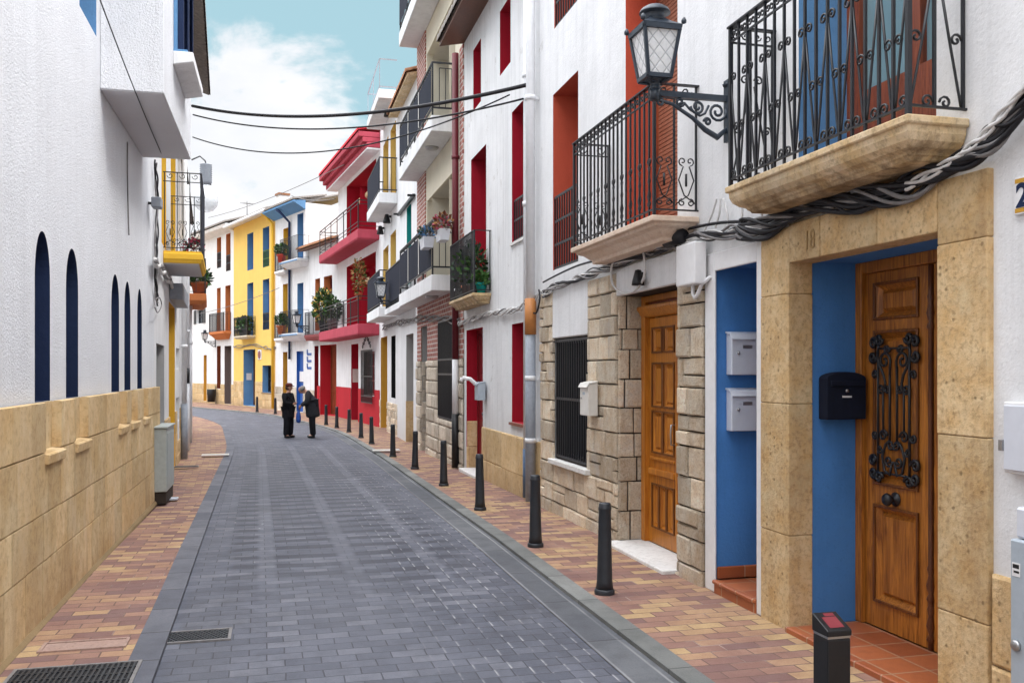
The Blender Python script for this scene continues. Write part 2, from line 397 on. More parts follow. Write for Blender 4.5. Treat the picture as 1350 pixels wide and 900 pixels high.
def glass(name, c, rough=.06):
    m = NT(name); v = m.coord(); n = m.noise(v, 1.5, 2)
    return m.fin(m.mix(n, mul(c, .5), c), rough, m.bump(n, .05, .01), 0, .6)
M['glass'] = glass('dark_window_glass', (.035, .045, .060))
M['skyglass'] = glass('pale_window_glass', (.25, .40, .45), .04)
def milk():
    m = NT('patterned_milk_glass'); tc = m.n('ShaderNodeTexCoord'); sp = m.n('ShaderNodeSeparateXYZ'); m.l(tc.outputs['Object'], sp.inputs[0])
    u = m.math('MULTIPLY', m.math('ADD', sp.outputs[0], sp.outputs[1]), 11.0); v = m.math('MULTIPLY', sp.outputs[2], 9.5)
    def line(a):
        f = m.math('FRACT', a); d = m.math('ABSOLUTE', m.math('SUBTRACT', f, .5)); return m.ramp(d, [(.0, 0.0), (.10, 1.0)])
    e = m.math('MULTIPLY', line(m.math('ADD', u, v)), line(m.math('SUBTRACT', u, v)))
    n = m.noise(m.coord(), 30, 3)
    c = m.mix(m.math('MULTIPLY', e, m.ramp(n, [(.3, .75), (.6, 1.0)])), (.46, .48, .50), (.86, .87, .88))
    m.p.inputs['Transmission Weight'].default_value = .1
    return m.fin(c, .22, m.bump(e, .6, .006), 0, .5)
M['milk'] = milk()
def clearglass():
    m = NT('thin_clear_plastic'); m.p.inputs['Alpha'].default_value = .62
    return m.fin((.74, .77, .80), .12, None, 0, .6)
M['clear'] = clearglass()
M['brickwall'] = bricky('red_white_brick', (.30, .10, .08), (.46, .20, .16), (.62, .56, .52), .25, .095, .014)
M['paver'] = bricky('red_and_ochre_pavers', (.34, .15, .12), (.5, .3, .12), (.15, .10, .085), .235, .115, .005, 'UV',
    [(.05, (.20, .12, .11)), (.30, (.27, .155, .125)), (.55, (.34, .20, .145)), (.78, (.42, .265, .155)), (.95, (.48, .335, .175))], .8, .7, .5, (.36, .28, .24))
M['roadpaver'] = bricky('blue_black_road_setts', (.055, .058, .074), (.14, .145, .175), (.045, .046, .058), .21, .125, .0045, 'UV',
    [(.0, (.080, .086, .112)), (.45, (.104, .111, .142)), (.8, (.127, .134, .167)), (1.0, (.165, .171, .203))], .66, .55, .5, None, weave=True)
M['kerbstone'] = bricky('grey_kerb_stones', (.115, .12, .145), (.17, .175, .20), (.06, .06, .065), .6, 1.0, .008, 'UV', None, .8, .5)
M['kerbgrit'] = bricky('gritty_grey_kerb', (.15, .155, .15), (.24, .245, .235), (.08, .08, .08), .8, 2.0, .006, 'UV', None, .85, .7)
M['gutter'] = bricky('grey_green_gutter_stone', (.095, .10, .115), (.15, .155, .165), (.05, .05, .055), 1.0, .5, .006, 'UV', None, .8, .5, edge=.27)
def floortile():
    m = NT('terracotta_floor_tiles'); v = m.coord()
    b = m.n('ShaderNodeTexBrick'); b.offset = 0; b.inputs['Scale'].default_value = 1; b.inputs['Brick Width'].default_value = .24; b.inputs['Row Height'].default_value = .24
    b.inputs['Mortar Size'].default_value = .006; b.inputs['Color1'].default_value = (.30, .08, .03, 1); b.inputs['Color2'].default_value = (.42, .13, .05, 1)
    b.inputs['Mortar'].default_value = (.40, .24, .15, 1); m.l(v, b.inputs['Vector'])
    n = m.noise(v, 12, 5, .7)
    c = m.mix(m.math('MULTIPLY', m.ramp(n, [(.5, 0.0), (.8, 1.0)]), .4), b.outputs['Color'], (.14, .05, .03))
    return m.fin(c, .45, m.bump(n, .15, .004), 0, .4)
M['floortile'] = floortile()

# ------------------------------------------------------------------ facade frames
class Frame:
    def __init__(s, O, P):       # P gives the direction of local +x; outward is its left side
        s.O = O; dx, dy = P[0]-O[0], P[1]-O[1]; L = math.hypot(dx, dy); s.L = L
        s.u = (dx/L, dy/L); s.n = (-s.u[1], s.u[0]); s.rz = math.atan2(s.u[1], s.u[0])
    def at(s, px, d=0):
        r = ray(px); o = (s.O[0]+d*s.n[0], s.O[1]+d*s.n[1])
        t = (o[0]*s.u[1]-o[1]*s.u[0])/(r[0]*s.u[1]-r[1]*s.u[0])
        a = (t*r[0]-o[0])*s.u[0]+(t*r[1]-o[1])*s.u[1]
        return a, t
    def a(s, px, d=0): return s.at(px, d)[0]
    def z(s, px, py, d=0): return CH+(HZ-py)*s.at(px, d)[1]/FPX
    def op(s, pl, pr, yt, yb, dep=.28, d=0):
        a0, a1 = sorted((s.a(pl, d), s.a(pr, d)))
        return dict(a0=a0, a1=a1, z0=s.z(pl, yb, d), z1=s.z(pl, yt, d), dep=dep)
    def root(s, name, label, cat='house', group=None):
        return empty(name, (s.O[0], s.O[1], 0), s.rz, label, cat, group)
    def world(s, a, d, z): return (s.O[0]+a*s.u[0]+d*s.n[0], s.O[1]+a*s.u[1]+d*s.n[1], z)
def OP(a0, a1, z0, z1, dep=.28, **k): return dict(a0=a0, a1=a1, z0=z0, z1=z1, dep=dep, **k)

def front(mb, a0, a1, z0, z1, ops, y=0, m=0):
    xs = sorted({a0, a1} | {min(max(o[k], a0), a1) for o in ops for k in ('a0', 'a1')})
    zs = sorted({z0, z1} | {min(max(o[k], z0), z1) for o in ops for k in ('z0', 'z1')})
    for x, X in zip(xs, xs[1:]):
        for z, Z in zip(zs, zs[1:]):
            if X-x < 1e-5 or Z-z < 1e-5: continue
            cx, cz = (x+X)/2, (z+Z)/2
            if any(o['a0'] < cx < o['a1'] and o['z0'] < cz < o['z1'] for o in ops): continue
            mb.quad((x, y, z), (X, y, z), (X, y, Z), (x, y, Z), m)
def house_wall(root, mat, a0, a1, ztop, ops, z0=-.5, back=-5):
    mb = MB(); front(mb, a0, a1, z0, ztop, ops)
    mb.quad((a0, 0, z0), (a0, back, z0), (a0, back, ztop), (a0, 0, ztop))
    mb.quad((a1, 0, z0), (a1, back, z0), (a1, back, ztop), (a1, 0, ztop))
    mb.quad((a0, back, z0), (a1, back, z0), (a1, back, ztop), (a0, back, ztop))
    mb.quad((a0, 0, ztop), (a1, 0, ztop), (a1, back, ztop), (a0, back, ztop))
    return mb.build('wall', mat, root)
def reveal(parent, o, mat, y0=0, name='reveal', bottom=True):
    mb = MB(); a0, a1, z0, z1, y1 = o['a0'], o['a1'], o['z0'], o['z1'], -o['dep']
    mb.quad((a0, y0, z0), (a0, y1, z0), (a0, y1, z1), (a0, y0, z1))
    mb.quad((a1, y0, z0), (a1, y1, z0), (a1, y1, z1), (a1, y0, z1))
    mb.quad((a0, y0, z1), (a1, y0, z1), (a1, y1, z1), (a0, y1, z1))
    if bottom: mb.quad((a0, y0, z0), (a1, y0, z0), (a1, y1, z0), (a0, y1, z0))
    return mb.build(name, mat, parent)
def window(root, o, rmat, fmat, gmat=None, cols=2, rows=2, lower=0, name='window', fw=.06, sill=None):
    a0, a1, z0, z1, y = o['a0'], o['a1'], o['z0'], o['z1'], -o['dep']
    mb = MB()
    mb.box(a0, a0+fw, y-.05, y+.02, z0, z1); mb.box(a1-fw, a1, y-.05, y+.02, z0, z1)
    mb.box(a0+fw, a1-fw, y-.05, y+.018, z1-fw, z1); mb.box(a0+fw, a1-fw, y-.05, y+.018, z0, z0+fw+lower)
    for i in range(1, cols):
        c = a0+(a1-a0)*i/cols; mb.box(c-fw*.5, c+fw*.5, y-.048, y+.016, z0+fw+lower, z1-fw)
    for j in range(1, rows):
        c = z0+lower+(z1-z0-lower)*j/rows
        mb.box(a0+fw, a1-fw, y-.045, y+.010, c-.018, c+.018)
    w = mb.build(name, fmat, root)
    p = MB(); p.quad((a0+.003, y-.03, z0+.003), (a1-.003, y-.03, z0+.003), (a1-.003, y-.03, z1-.003), (a0+.003, y-.03, z1-.003))
    p.build('pane', gmat or M['glass'], w)
    reveal(w, o, rmat)
    if sill:
        MB().box(a0-.05, a1+.05, .002, .05, z0-.05, z0-.002).build('sill', sill, w, .006)
    return w
def panel_slab(mb, a0, a1, z0, z1, y, thick, panels, dep=.018, mar=.03, field=True, bead=False):
    ops = [dict(a0=p[0], a1=p[1], z0=p[2], z1=p[3]) for p in panels]
    front(mb, a0, a1, z0, z1, ops, y)
    for p in panels:
        A0, A1, Z0, Z1 = p
        o_ = [(A0, y, Z0), (A1, y, Z0), (A1, y, Z1), (A0, y, Z1)]
        i_ = [(A0+mar, y-dep, Z0+mar), (A1-mar, y-dep, Z0+mar), (A1-mar, y-dep, Z1-mar), (A0+mar, y-dep, Z1-mar)]
        q = mar*1.7
        f_ = [(A0+q, y-dep*.3, Z0+q), (A1-q, y-dep*.3, Z0+q), (A1-q, y-dep*.3, Z1-q), (A0+q, y-dep*.3, Z1-q)]
        for k in range(4):
            mb.quad(o_[k], o_[(k+1) % 4], i_[(k+1) % 4], i_[k])
            if field: mb.quad(i_[k], i_[(k+1) % 4], f_[(k+1) % 4], f_[k])
        mb.quad(*(f_ if field else i_))
        if bead:
            for (x0, x1, zz0, zz1) in ((A0-.016, A0+.002, Z0-.016, Z1+.016), (A1-.002, A1+.016, Z0-.016, Z1+.016), (A0+.002, A1-.002, Z1-.002, Z1+.016), (A0+.002, A1-.002, Z0-.016, Z0+.002)): mb.box(x0, x1, y+.0005, y+.016, zz0, zz1, 1)
    mb.box(a0, a1, y-thick, y-dep-.004, z0, z1)
def door(root, o, rmat, dmat, leaves=1, fmat=None, name='door', rows=3, rev=True):
    a0, a1, z0, z1, y = o['a0'], o['a1'], o['z0'], o['z1'], -o['dep']
    fw = .06
    mb = MB(); mb.box(a0, a0+fw, y-.06, y+.03, z0, z1); mb.box(a1-fw, a1, y-.06, y+.03, z0, z1); mb.box(a0+fw, a1-fw, y-.06, y+.028, z1-fw, z1)
    w = (a1-a0-2*fw)/leaves
    for i in range(leaves):
        b0 = a0+fw+i*w+.003; b1 = b0+w-.006; H = z1-fw-z0-.02
        ps = []; e = .09
        for j in range(rows):
            p0 = z0+.02+H*j/rows+e*.6; p1 = z0+.02+H*(j+1)/rows-e*.6
            ps.append((b0+e, b1-e, p0, p1))
        panel_slab(mb, b0, b1, z0+.01, z1-fw-.004, y, .045, ps)
    d = mb.build(name, dmat, root)
    if rev: reveal(d, o, rmat)
    h = MB(); h.lathe([(.0, 0), (.03, .0), (.03, .01), (.012, .015), (.012, .04), (.028, .05), (.03, .07), (.0, .085)], n=10)
    ho = h.build('handle', M['iron'], d); ho.location = ((a0+a1)/2+.05, y, z0+1.0); ho.rotation_euler = (R(-90), 0, 0)
    return d

def blocks(mb, P, u0, u1, v0, v1, holes, rows, lens, gap=.006, proud=(.02, .04), bev=.012, split=0, jit=0, gu=None):
    v = v0; row = 0
    while v < v1-.03:
        h = rows[row % len(rows)] if isinstance(rows, list) else random.uniform(*rows)
        V = min(v+h, v1)
        if v1-V < .08: V = v1
        u = u0-random.uniform(0, lens[0]); us = []
        while u < u1:
            U = u+random.uniform(*lens); us.append((max(u, u0), min(U, u1))); u = U
        for (x, X) in us:
            if X-x < .02: continue
            cells = [(x, X, v, V)]
            if split and V-v > .2 and random.random() < split:
                k = v+(V-v)*random.uniform(.4, .6); cells = [(x, X, v, k), (x, X, k, V)]
                if random.random() < .4 and X-x > .3:
                    c = (x+X)/2; cells = [(x, c, v, k), (c, X, v, k), (x, X, k, V)]
            for (a, A, b, B) in cells:
                todo = [(a, A, b, B)]
                for o in holes:
                    nxt = []
                    for (p, Pp, q, Q) in todo:
                        h0, h1, g0, g1 = o['a0'], o['a1'], o['z0'], o['z1']
                        if h1 <= p or h0 >= Pp or g1 <= q or g0 >= Q: nxt.append((p, Pp, q, Q)); continue
                        if h0 > p: nxt.append((p, h0, q, Q))
                        if h1 < Pp: nxt.append((h1, Pp, q, Q))
                        m0, m1 = max(p, h0), min(Pp, h1)
                        if g0 > q: nxt.append((m0, m1, q, g0))
                        if g1 < Q: nxt.append((m0, m1, g1, Q))
                    todo = nxt
                for (p, Pp, q, Q) in todo:
                    if Pp-p < .025 or Q-q < .025: continue
                    w = random.uniform(*proud); g = gap; bv = min(bev, (Pp-p)/3.2, (Q-q)/3.2); j = lambda: random.uniform(-jit, jit)
                    gu_ = g if gu is None else gu; bu = bv if gu is None else bv*.35
                    base = [P(p+gu_, q+g, 0), P(Pp-gu_, q+g, 0), P(Pp-gu_, Q-g, 0), P(p+gu_, Q-g, 0)]
                    mid = [P(p+gu_+j(), q+g+j(), w*.6), P(Pp-gu_+j(), q+g+j(), w*.6), P(Pp-gu_+j(), Q-g+j(), w*.6), P(p+gu_+j(), Q-g+j(), w*.6)]
                    top = [P(p+gu_+bu+j(), q+g+bv+j(), w), P(Pp-gu_-bu+j(), q+g+bv+j(), w), P(Pp-gu_-bu+j(), Q-g-bv+j(), w), P(p+gu_+bu+j(), Q-g-bv+j(), w)]
                    rn = random.random()
                    mb.add(base+mid+top, [(0,1,5,4),(1,2,6,5),(2,3,7,6),(3,0,4,7),(4,5,9,8),(5,6,10,9),(6,7,11,10),(7,4,8,11),(8,9,10,11)], 0, rn)
        v = V; row += 1
FRONT = lambda y=0: (lambda u, v, w: (u, y+w, v))

def scroll(mb, P, cx, cz, r, a_start, turns, sgn=1, rad=.006, n=5, steps=14, tail=None):
    pts = []
    for i in range(steps+1):
        t = i/steps; q = a_start+sgn*turns*2*math.pi*t; rr = r*(1-.78*t)
        pts.append(P(cx+rr*math.cos(q), cz+rr*math.sin(q)))
    if tail: pts = [P(*tail)]+pts
    mb.tube(pts, rad, n)
def rail_box(root, a0, a1, d, z0, z1, sp, mat, bar=.014, orn=None, top=.035, name='railing', parent=None, second=.1):
    """wrought-iron railing round three sides of a balcony"""
    mb = MB(); e = .03
    A0, A1, D = a0+e, a1-e, d-e
    def line(z, w, h):
        mb.bar((A0, .0, z), (A0, D, z), w, h); mb.bar((A1, .0, z), (A1, D, z), w, h); mb.bar((A0-w/2, D, z), (A1+w/2, D, z), w, h)
    line(z1, top, .012); line(z0+.05, .014, .012)
    if second: line(z1-second, .012, .012)
    nx = max(2, round((A1-A0)/sp)); ny = max(1, round(D/(sp*1.75)))
    for i in range(nx+1):
        x = A0+(A1-A0)*i/nx; b = bar*1.6 if i in (0, nx) else bar
        mb.bar((x, D, z0), (x, D, z1), b)
    for x in (A0, A1):
        for j in range(ny):
            y = D*j/ny+.02
            mb.bar((x, y, z0+.05), (x, y, z1), bar)
    if orn:
        for i in range(nx):
            orn(mb, lambda u, v: (u, D, z0+v), A0+(A1-A0)*i/nx, A0+(A1-A0)*(i+1)/nx, z1-z0, i)
        for x in (A0, A1):
            for j in range(ny): orn(mb, lambda u, v, x=x: (x, u, z0+v), D*(j+1)/ny, D*j/ny+.02, z1-z0, j)
    return mb.build(name, mat, parent)
def slab_balcony(root, a0, a1, d, levels, mat, name='balcony'):
    return MB().loft(a0, a1, d, levels).build(name, mat, root, .006)
def grille(parent, a0, a1, z0, z1, y, sp, mat=None, bar=.014, hz=(.5,), name='grille'):
    mb = MB(); n = max(2, round((a1-a0)/sp))
    for i in range(n+1):
        x = a0+(a1-a0)*i/n; mb.bar((x, y, z0), (x, y, z1), bar)
    for t in (0.0, 1.0)+tuple(hz):
        z = z0+(z1-z0)*t; mb.bar((a0, y, z), (a1, y, z), bar*.8, bar*2)
    return mb.build(name, mat or M['iron'], parent)
def tile_eave(root, a0, a1, z, over, mat, soff=None, slope=.32, depth=5, pitch=.22, r=.085, name='roof'):
    mb = MB(); n = max(2, round((a1-a0)/pitch)); L = over+depth
    for i in range(n):
        x = a0+(i+.5)*(a1-a0)/n; w = (a1-a0)/n
        for (rr, lo) in ((w*.56, .03),):
            vs = []; k = 6
            for (yy, zz) in ((over, z), (over-1.2, z+1.2*slope), (over-L, z+L*slope)):
                for j in range(k+1):
                    q = math.pi*j/k; vs.append((x+rr*math.cos(q), yy, zz+rr*.8*math.sin(q)+.03))
            fs = []
            for s_ in range(2):
                for j in range(k): fs.append((s_*(k+1)+j, s_*(k+1)+j+1, (s_+1)*(k+1)+j+1, (s_+1)*(k+1)+j))
            fs.append(tuple(range(k+1)))
            mb.add(vs, fs, 0, random.random(), True)
    mb.add([(a0, over-.03, z+.02), (a1, over-.03, z+.02), (a1, over-L, z+L*slope), (a0, over-L, z+L*slope)], [(0,1,2,3)])
    ro = mb.build(name, mat, root)
    if soff:
        sb = MB()
        sb.add([(a0, over-.05, z-.0), (a1, over-.05, z-.0), (a1, 0.0, z+over*slope-.03), (a0, 0.0, z+over*slope-.03),
                (a0, over-.05, z-.05), (a1, over-.05, z-.05), (a1, 0.0, z+over*slope-.12), (a0, 0.0, z+over*slope-.12)],
               [(0,1,2,3),(4,5,6,7),(0,1,5,4),(1,2,6,5),(3,0,4,7)])
        sb.build('soffit', soff, ro)
    return ro

# ------------------------------------------------------------------ setting: ground, road, pavements
KR = [(-6, 2.16), (20, 2.16), (23.1, 2.05), (25.4, 1.98), (27.8, 1.83), (29.9, 1.6), (31.6, 1.36), (36, .5), (40.1, -.33), (42.2, -1.12), (47, -3.3), (56, -7.2), (66, -11.5)]
KL = [(-6, -.64), (5.2, -.65), (8.8, -.71), (16.3, -.85), (22.9, -.97), (32.4, -1.63), (36, -2.3), (40, -3.3), (47, -5.9), (56, -9.8), (66, -14)]
FR = [(-6, 3.3), (29.9, 3.3), (37.2, 2.45), (40.9, 1.3), (44.4, 0.0), (50.5, -2.1), (56.4, -4.4), (66, -8.5)]
FL = [(-6, -1.63), (13.06, -1.63), (20.5, -1.98), (29.9, -2.6), (38, -4.4), (66, -18)]
ST_S = [-6+i*.75 for i in range(0, 97)]
def smooth(tab, s): return (lerp(tab, s-1.5)+2*lerp(tab, s)+lerp(tab, s+1.5))/4
def strip(name, f0, f1, dz, mat, kind='structure', n=1, skirt0=0, skirt1=0, uoff=0.0, uvaxis=0):
    me = bpy.data.meshes.new(name); vs = []; uv = []; fs = []
    L = 0; prev = None
    for s in ST_S:
        x0, x1 = f0(s), f1(s); c = Vector(((x0+x1)/2, s))
        if prev is not None: L += (c-prev).length
        prev = c
        row = [(x0, 0), ] if not skirt0 else [(x0, -skirt0), (x0, 0)]
        for i in range(1, n+1): row.append((x0+(x1-x0)*i/n, 0))
        if skirt1: row.append((x1, -skirt1))
        for (x, dd) in row:
            vs.append((x, s, zg(s)+dz+dd)); uv.append((x-x0+uoff+abs(dd), L))
    k = len(vs)//len(ST_S)
    for i in range(len(ST_S)-1):
        for j in range(k-1): fs.append((i*k+j, i*k+j+1, (i+1)*k+j+1, (i+1)*k+j))
    me.from_pydata(vs, [], fs); ul = me.uv_layers.new(name='UVMap')
    for lp in me.loops:
        u, v = uv[lp.vertex_index]; ul.data[lp.index].uv = (u, v) if not uvaxis else (v, u)
    me.materials.append(mat); me.update()
    o = bpy.data.objects.new(name, me); col.objects.link(o); o['kind'] = kind
    return o
kr = lambda s: smooth(KR, s); kl = lambda s: smooth(KL, s); fr = lambda s: lerp(FR, s)+.5; fl = lambda s: lerp(FL, s)-.5
strip('road', lambda s: kl(s)-.02, lambda s: kr(s)-.26, -.03, M['roadpaver'], n=4)
strip('gutter', lambda s: kr(s)-.26, lambda s: kr(s)+.01, -.026, M['gutter'], uvaxis=1)
strip('kerb', lambda s: kl(s)-.18, lambda s: kl(s)-.005, .004, M['kerbstone'], skirt1=.09, uvaxis=1)
strip('kerb', lambda s: kr(s), lambda s: kr(s)+.15, .003, M['kerbgrit'], skirt0=.06, uvaxis=1)
strip('pavement', lambda s: kr(s)+.15, fr, 0, M['paver'])
strip('pavement', fl, lambda s: kl(s)-.18, 0, M['paver'], uoff=.3)
g = MB(); g.quad((-400, -400, -.75), (400, -400, -.75), (400, 400, -.75), (-400, 400, -.75))
g.build('ground', M['sandmortar']); bpy.data.objects['ground']['kind'] = 'structure'

# ------------------------------------------------------------------ ornament units
def orn_zig(mb, P, a, b, H, k=0):     # tall triangles of slanted bars ending in small scrolls
    s = 1 if b > a else -1
    pk, ft = (a, b) if k % 2 == 0 else (b, a)      # apex bar, foot bar
    d = 1 if ft > pk else -1
    w = abs(b-a); rr = min(w*.30, .034); top = H*.66
    mb.tube([P(pk+d*.008, top-.02), P(pk+(ft-pk)*.45, top*.55), P(ft-d*.02, .10), P(ft-d*.012, .06)], .0068, 4)
    for (c, h, q) in ((pk, top+.02, d), (pk, .075, d), (ft, H*.36, -d)):
        scroll(mb, P, c+q*(rr+.008), h, rr, math.pi if q > 0 else 0, 1.2, -q, .0068, 4, 12)
    scroll(mb, P, a+s*(rr*.8+.008), H-.05, rr*.8, math.pi, 1.1, 1, .0055, 4, 9); scroll(mb, P, b-s*(rr*.8+.008), H-.05, rr*.8, 0, 1.1, -1, .0055, 4, 9)
def orn_curl(mb, P, a, b, H, k=0):    # S curls in the lower half, frilled top band
    c = (a+b)/2; w = abs(b-a); s = 1 if b > a else -1
    rr = w*.36
    rr = min(rr, .06); ww = w*.5-.012
    for sg in ((-1, 1) if w > .12 else ((-1,) if k % 2 else (1,))):
        if w <= .12: ww = w*.8
        pts = [(a if sg < 0 else b, .10), (c+sg*ww*.25, .17), (c+sg*ww*.9, .29), (c+sg*ww*.35, .40)]
        mb.tube([P(*z) for z in pts], .006, 4)
        scroll(mb, P, c+sg*s*ww*.45, .44, ww*.5, -math.pi/2, 1.1, sg*s, .006, 4, 11)
        scroll(mb, P, c+sg*s*ww*.5, .11, ww*.45, math.pi/2, 1.1, -sg*s, .006, 4, 10)
    if w > .12: mb.tube([P(c, .24), P(c, .34)], .010, 5)
    scroll(mb, P, c, H-.05, w*.3, math.pi, 1.0, 1, .007, 4, 8)
def orn_side(mb, P, a, b, H): pass

# ------------------------------------------------------------------ RIGHT SIDE, near houses (local x runs away from the camera)
FA = Frame((3.27, 0), (3.27, 1))

# ---- house with the stone portal
h1 = FA.root('house', 'white house with carved stone portal, blue doorway recess and large iron balcony above')
portal = OP(3.91, 5.31, .03, 2.41, .5); recess = OP(5.70, 6.40, .09, 2.49, .55); bdoor = OP(3.97, 5.24, 2.93, 5.3, .375)
house_wall(h1, M['white'], -3, 6.54, 9.5, [portal, recess, bdoor])
ps = MB()
for (x0, x1) in ((5.30, 5.655), (3.585, 3.92)):
    zz = [-.1, .62, 1.48, 2.2, 2.64] if x0 > 5 else [-.1, .5, 1.38, 2.33, 2.655]
    for z0, z1 in zip(zz, zz[1:]):
        e = random.uniform(0, .006)
        ps.box(x0-(e if x0 > 5 else 0), x1+(0 if x0 > 5 else e), -.14, .035+e, z0+.001, z1-.001, 0, random.random())
xs = [3.922, 4.4, 4.95, 5.298]
for x0, x1 in zip(xs, xs[1:]):
    ps.box(x0+.002, x1-.002, -.14, .033+random.uniform(0, .005), 2.40, 2.652, 0, random.random())
ps.build('stone_portal', M['oldstone'], h1, .007, 2)
base = MB(); blocks(base, FRONT(.0), -3, 3.58, -.1, .75, [], [.42, .45], (.5, .9), .004, (.02, .035), .014)
base.build('stone_base', M['oldstone'], h1)
wr = MB()
for (x0, x1, z1) in ((5.662, 5.74, 2.6), (6.37, 6.53, 2.6)): wr.box(x0, x1, 0.002, .022, .0, z1)
wr.box(5.74, 6.37, .002, .021, 2.46, 2.6)
wr.build('door_surround', M['whitepaint'], h1, .006)
st = MB(); st.box(5.745, 6.365, -.55, .03, -.05, .095); st.box(5.74, 6.37, -.005, .045, .07, .1)
st.box(6.375, 6.398, -.55, -.01, .095, .19); st.box(5.70, 6.40, -.548, -.53, .095, .19)
st.build('doorstep', M['floortile'], h1, .008)
st = MB(); st.box(3.925, 5.295, -.5, .055, -.04, .034); st.box(3.92, 5.297, .045, .068, -.04, .036)
st.build('threshold', M['floortile'], h1, .006)
# blue reveals and doors
rv = reveal(h1, portal, M['blue'], -.142, 'portal_reveal', False); reveal(h1, recess, M['blue'], 0, 'recess_reveal', False)
bd = MB(); panel_slab(bd, 5.70, 6.40, .1, 2.48, -.53, .04, [(5.78, 6.32, .3, 1.2), (5.78, 6.32, 1.35, 2.3)])
bd.build('inner_door', M['redwood'], h1)
dm = MB(); y = -.5
dm.box(5.245, 5.31, y-.06, y+.035, .036, 2.41); dm.box(3.91, 3.975, y-.06, y+.035, .036, 2.41); dm.box(3.975, 5.245, y-.06, y+.033, 2.335, 2.41)
fr_ = dm.build('door_frame', M['darkwood'] if False else M['wood'], h1, .005)
for i, (b0, b1) in enumerate(((4.638, 5.236), (3.982, 4.597))):
    d_ = MB(); panel_slab(d_, b0, b1, .04, 2.332, y, .05, [(b0+.10, b1-.10, 2.04, 2.25), (b0+.10, b1-.10, .98, 1.94), (b0+.10, b1-.10, .22, .82)], .034, .034, True, True)
    dd = d_.build('door', [M['wood'], M['woodshade']], h1, .003)
    if i == 0:
        p = MB(); pr = [(.016, 0)]
        for z0 in (.04, .28, 1.9):
            pr += [(.016, z0), (.026, z0+.02), (.013, z0+.05), (.027, z0+.10), (.014, z0+.16), (.022, z0+.2), (.016, z0+.22)]
        pr.append((.016, 2.29)); p.lathe(pr, (4.617, y+.005, .04), 10)
        p.build('astragal', M['darkwood'], dd)
        k = MB(); k.lathe([(0, 0), (.045, 0), (.045, .008), (.016, .014), (.016, .04), (.034, .05), (.042, .066), (.034, .082), (0, .09)], n=14)
        ko = k.build('door_knob', M['iron'], dd); ko.location = (b0+.30, y, .89); ko.rotation_euler = (R(-90), 0, 0)
    # wrought iron screen of the door
    s = MB(); c = (b0+b1)/2; hw = .215; z0 = 1.02; hh = .88
    P = lambda u, v: (c+u*hw, y+.02, z0+v*hh)
    def SC(u, v, r, a, t, sg, rad=.0085, tail=None):
        pts = [P(*q) for q in (tail or [])]
        for k in range(15):
            q = k/14; ang = a+sg*t*2*math.pi*q; rr = r*(1-.8*q)
            pts.append((c+u*hw+rr*math.cos(ang), y+.02, z0+v*hh+rr*math.sin(ang)))
        s.tube(pts, rad, 6)
    for sg in (-1, 1):
        s.tube([P(sg*.70, .02), P(sg*.70, .97)], .009, 6)
        s.tube([P(sg*.16, .27), P(sg*.16, .80)], .009, 6)
        s.tube([P(sg*.46, .30), P(sg*.46, .66)], .008, 6)
        A = math.pi if sg > 0 else 0
        SC(sg*.40, .84, .058, A, 1.3, -sg, .009, [(sg*.16, .74)])
        s.tube([P(sg*.66, .96), P(sg*.74, .90), P(sg*.66, .82), P(sg*.44, .74), P(sg*.36, .68), P(sg*.42, .63)], .009, 6)
        SC(sg*.56, .64, .035, A, 1.3, sg); SC(sg*.28, .64, .030, A, 1.2, sg)
        SC(sg*.92, .97, .04, A, 1.3, -sg, .012); SC(sg*.95, .87, .04, A, 1.3, sg, .012); SC(sg*.66, 1.0, .04, A, 1.2, sg, .012)
        SC(sg*.92, .02, .04, A, 1.3, sg, .012); SC(sg*.95, .11, .04, A, 1.3, -sg, .012); SC(sg*.66, -.01, .04, A, 1.2, -sg, .012)
        s.tube([P(sg*.16, .27), P(sg*.34, .24), P(sg*.50, .15), P(sg*.40, .05), P(sg*.16, .02), P(sg*.08, .10)], .009, 6)
        SC(sg*.22, .12, .04, A, 1.3, sg); SC(sg*.46, .30, .04, A, 1.3, -sg); SC(sg*.12, .24, .035, A, 1.2, sg); SC(sg*.62, .20, .03, A, 1.2, sg)
    for sg in (-1, 1):
        A = math.pi if sg > 0 else 0
        SC(sg*.86, .74, .03, A, 1.3, -sg); SC(sg*.86, .30, .03, A, 1.3, sg); SC(sg*.3, .93, .03, A, 1.2, sg)
    s.tube([P(-.70, .93), P(.70, .93)], .007, 6); s.tube([P(-.70, .03), P(.70, .03)], .007, 6)
    s.build('iron_screen', M['iron'], dd)
# balcony of the portal house
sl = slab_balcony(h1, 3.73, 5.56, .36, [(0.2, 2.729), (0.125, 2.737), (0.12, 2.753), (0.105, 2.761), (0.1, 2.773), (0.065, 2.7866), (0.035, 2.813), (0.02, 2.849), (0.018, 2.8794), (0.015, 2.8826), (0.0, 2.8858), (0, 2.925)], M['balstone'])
rail_box(h1, 3.73, 5.56, .36, 2.925, 3.99, .112, M['iron'], .015, orn_zig, .04, parent=sl)
window(h1, bdoor, M['skyblue'], M['redwood'], M['skyglass'], 2, 1, .42, 'balcony_door', .13)
t = bpy.data.curves.new('txt', 'FONT'); t.body = '18'; t.size = .17; t.extrude = .0015; t.align_x = 'CENTER'
to = bpy.data.objects.new('txt', t); col.objects.link(to); bpy.context.view_layer.update()
tm = bpy.data.meshes.new_from_object(to.evaluated_get(bpy.context.evaluated_depsgraph_get())); bpy.data.objects.remove(to)
tm.materials.clear(); tm.materials.append(plaster('carved_numeral_shade', (.42, .28, .13), 40, .2, .004, .2, .1))
nm = bpy.data.objects.new('date_numeral', tm); col.objects.link(nm); nm.parent = h1; nm.location = (5.05, .042, 2.46); nm.rotation_euler = (R(90), 0, R(180))
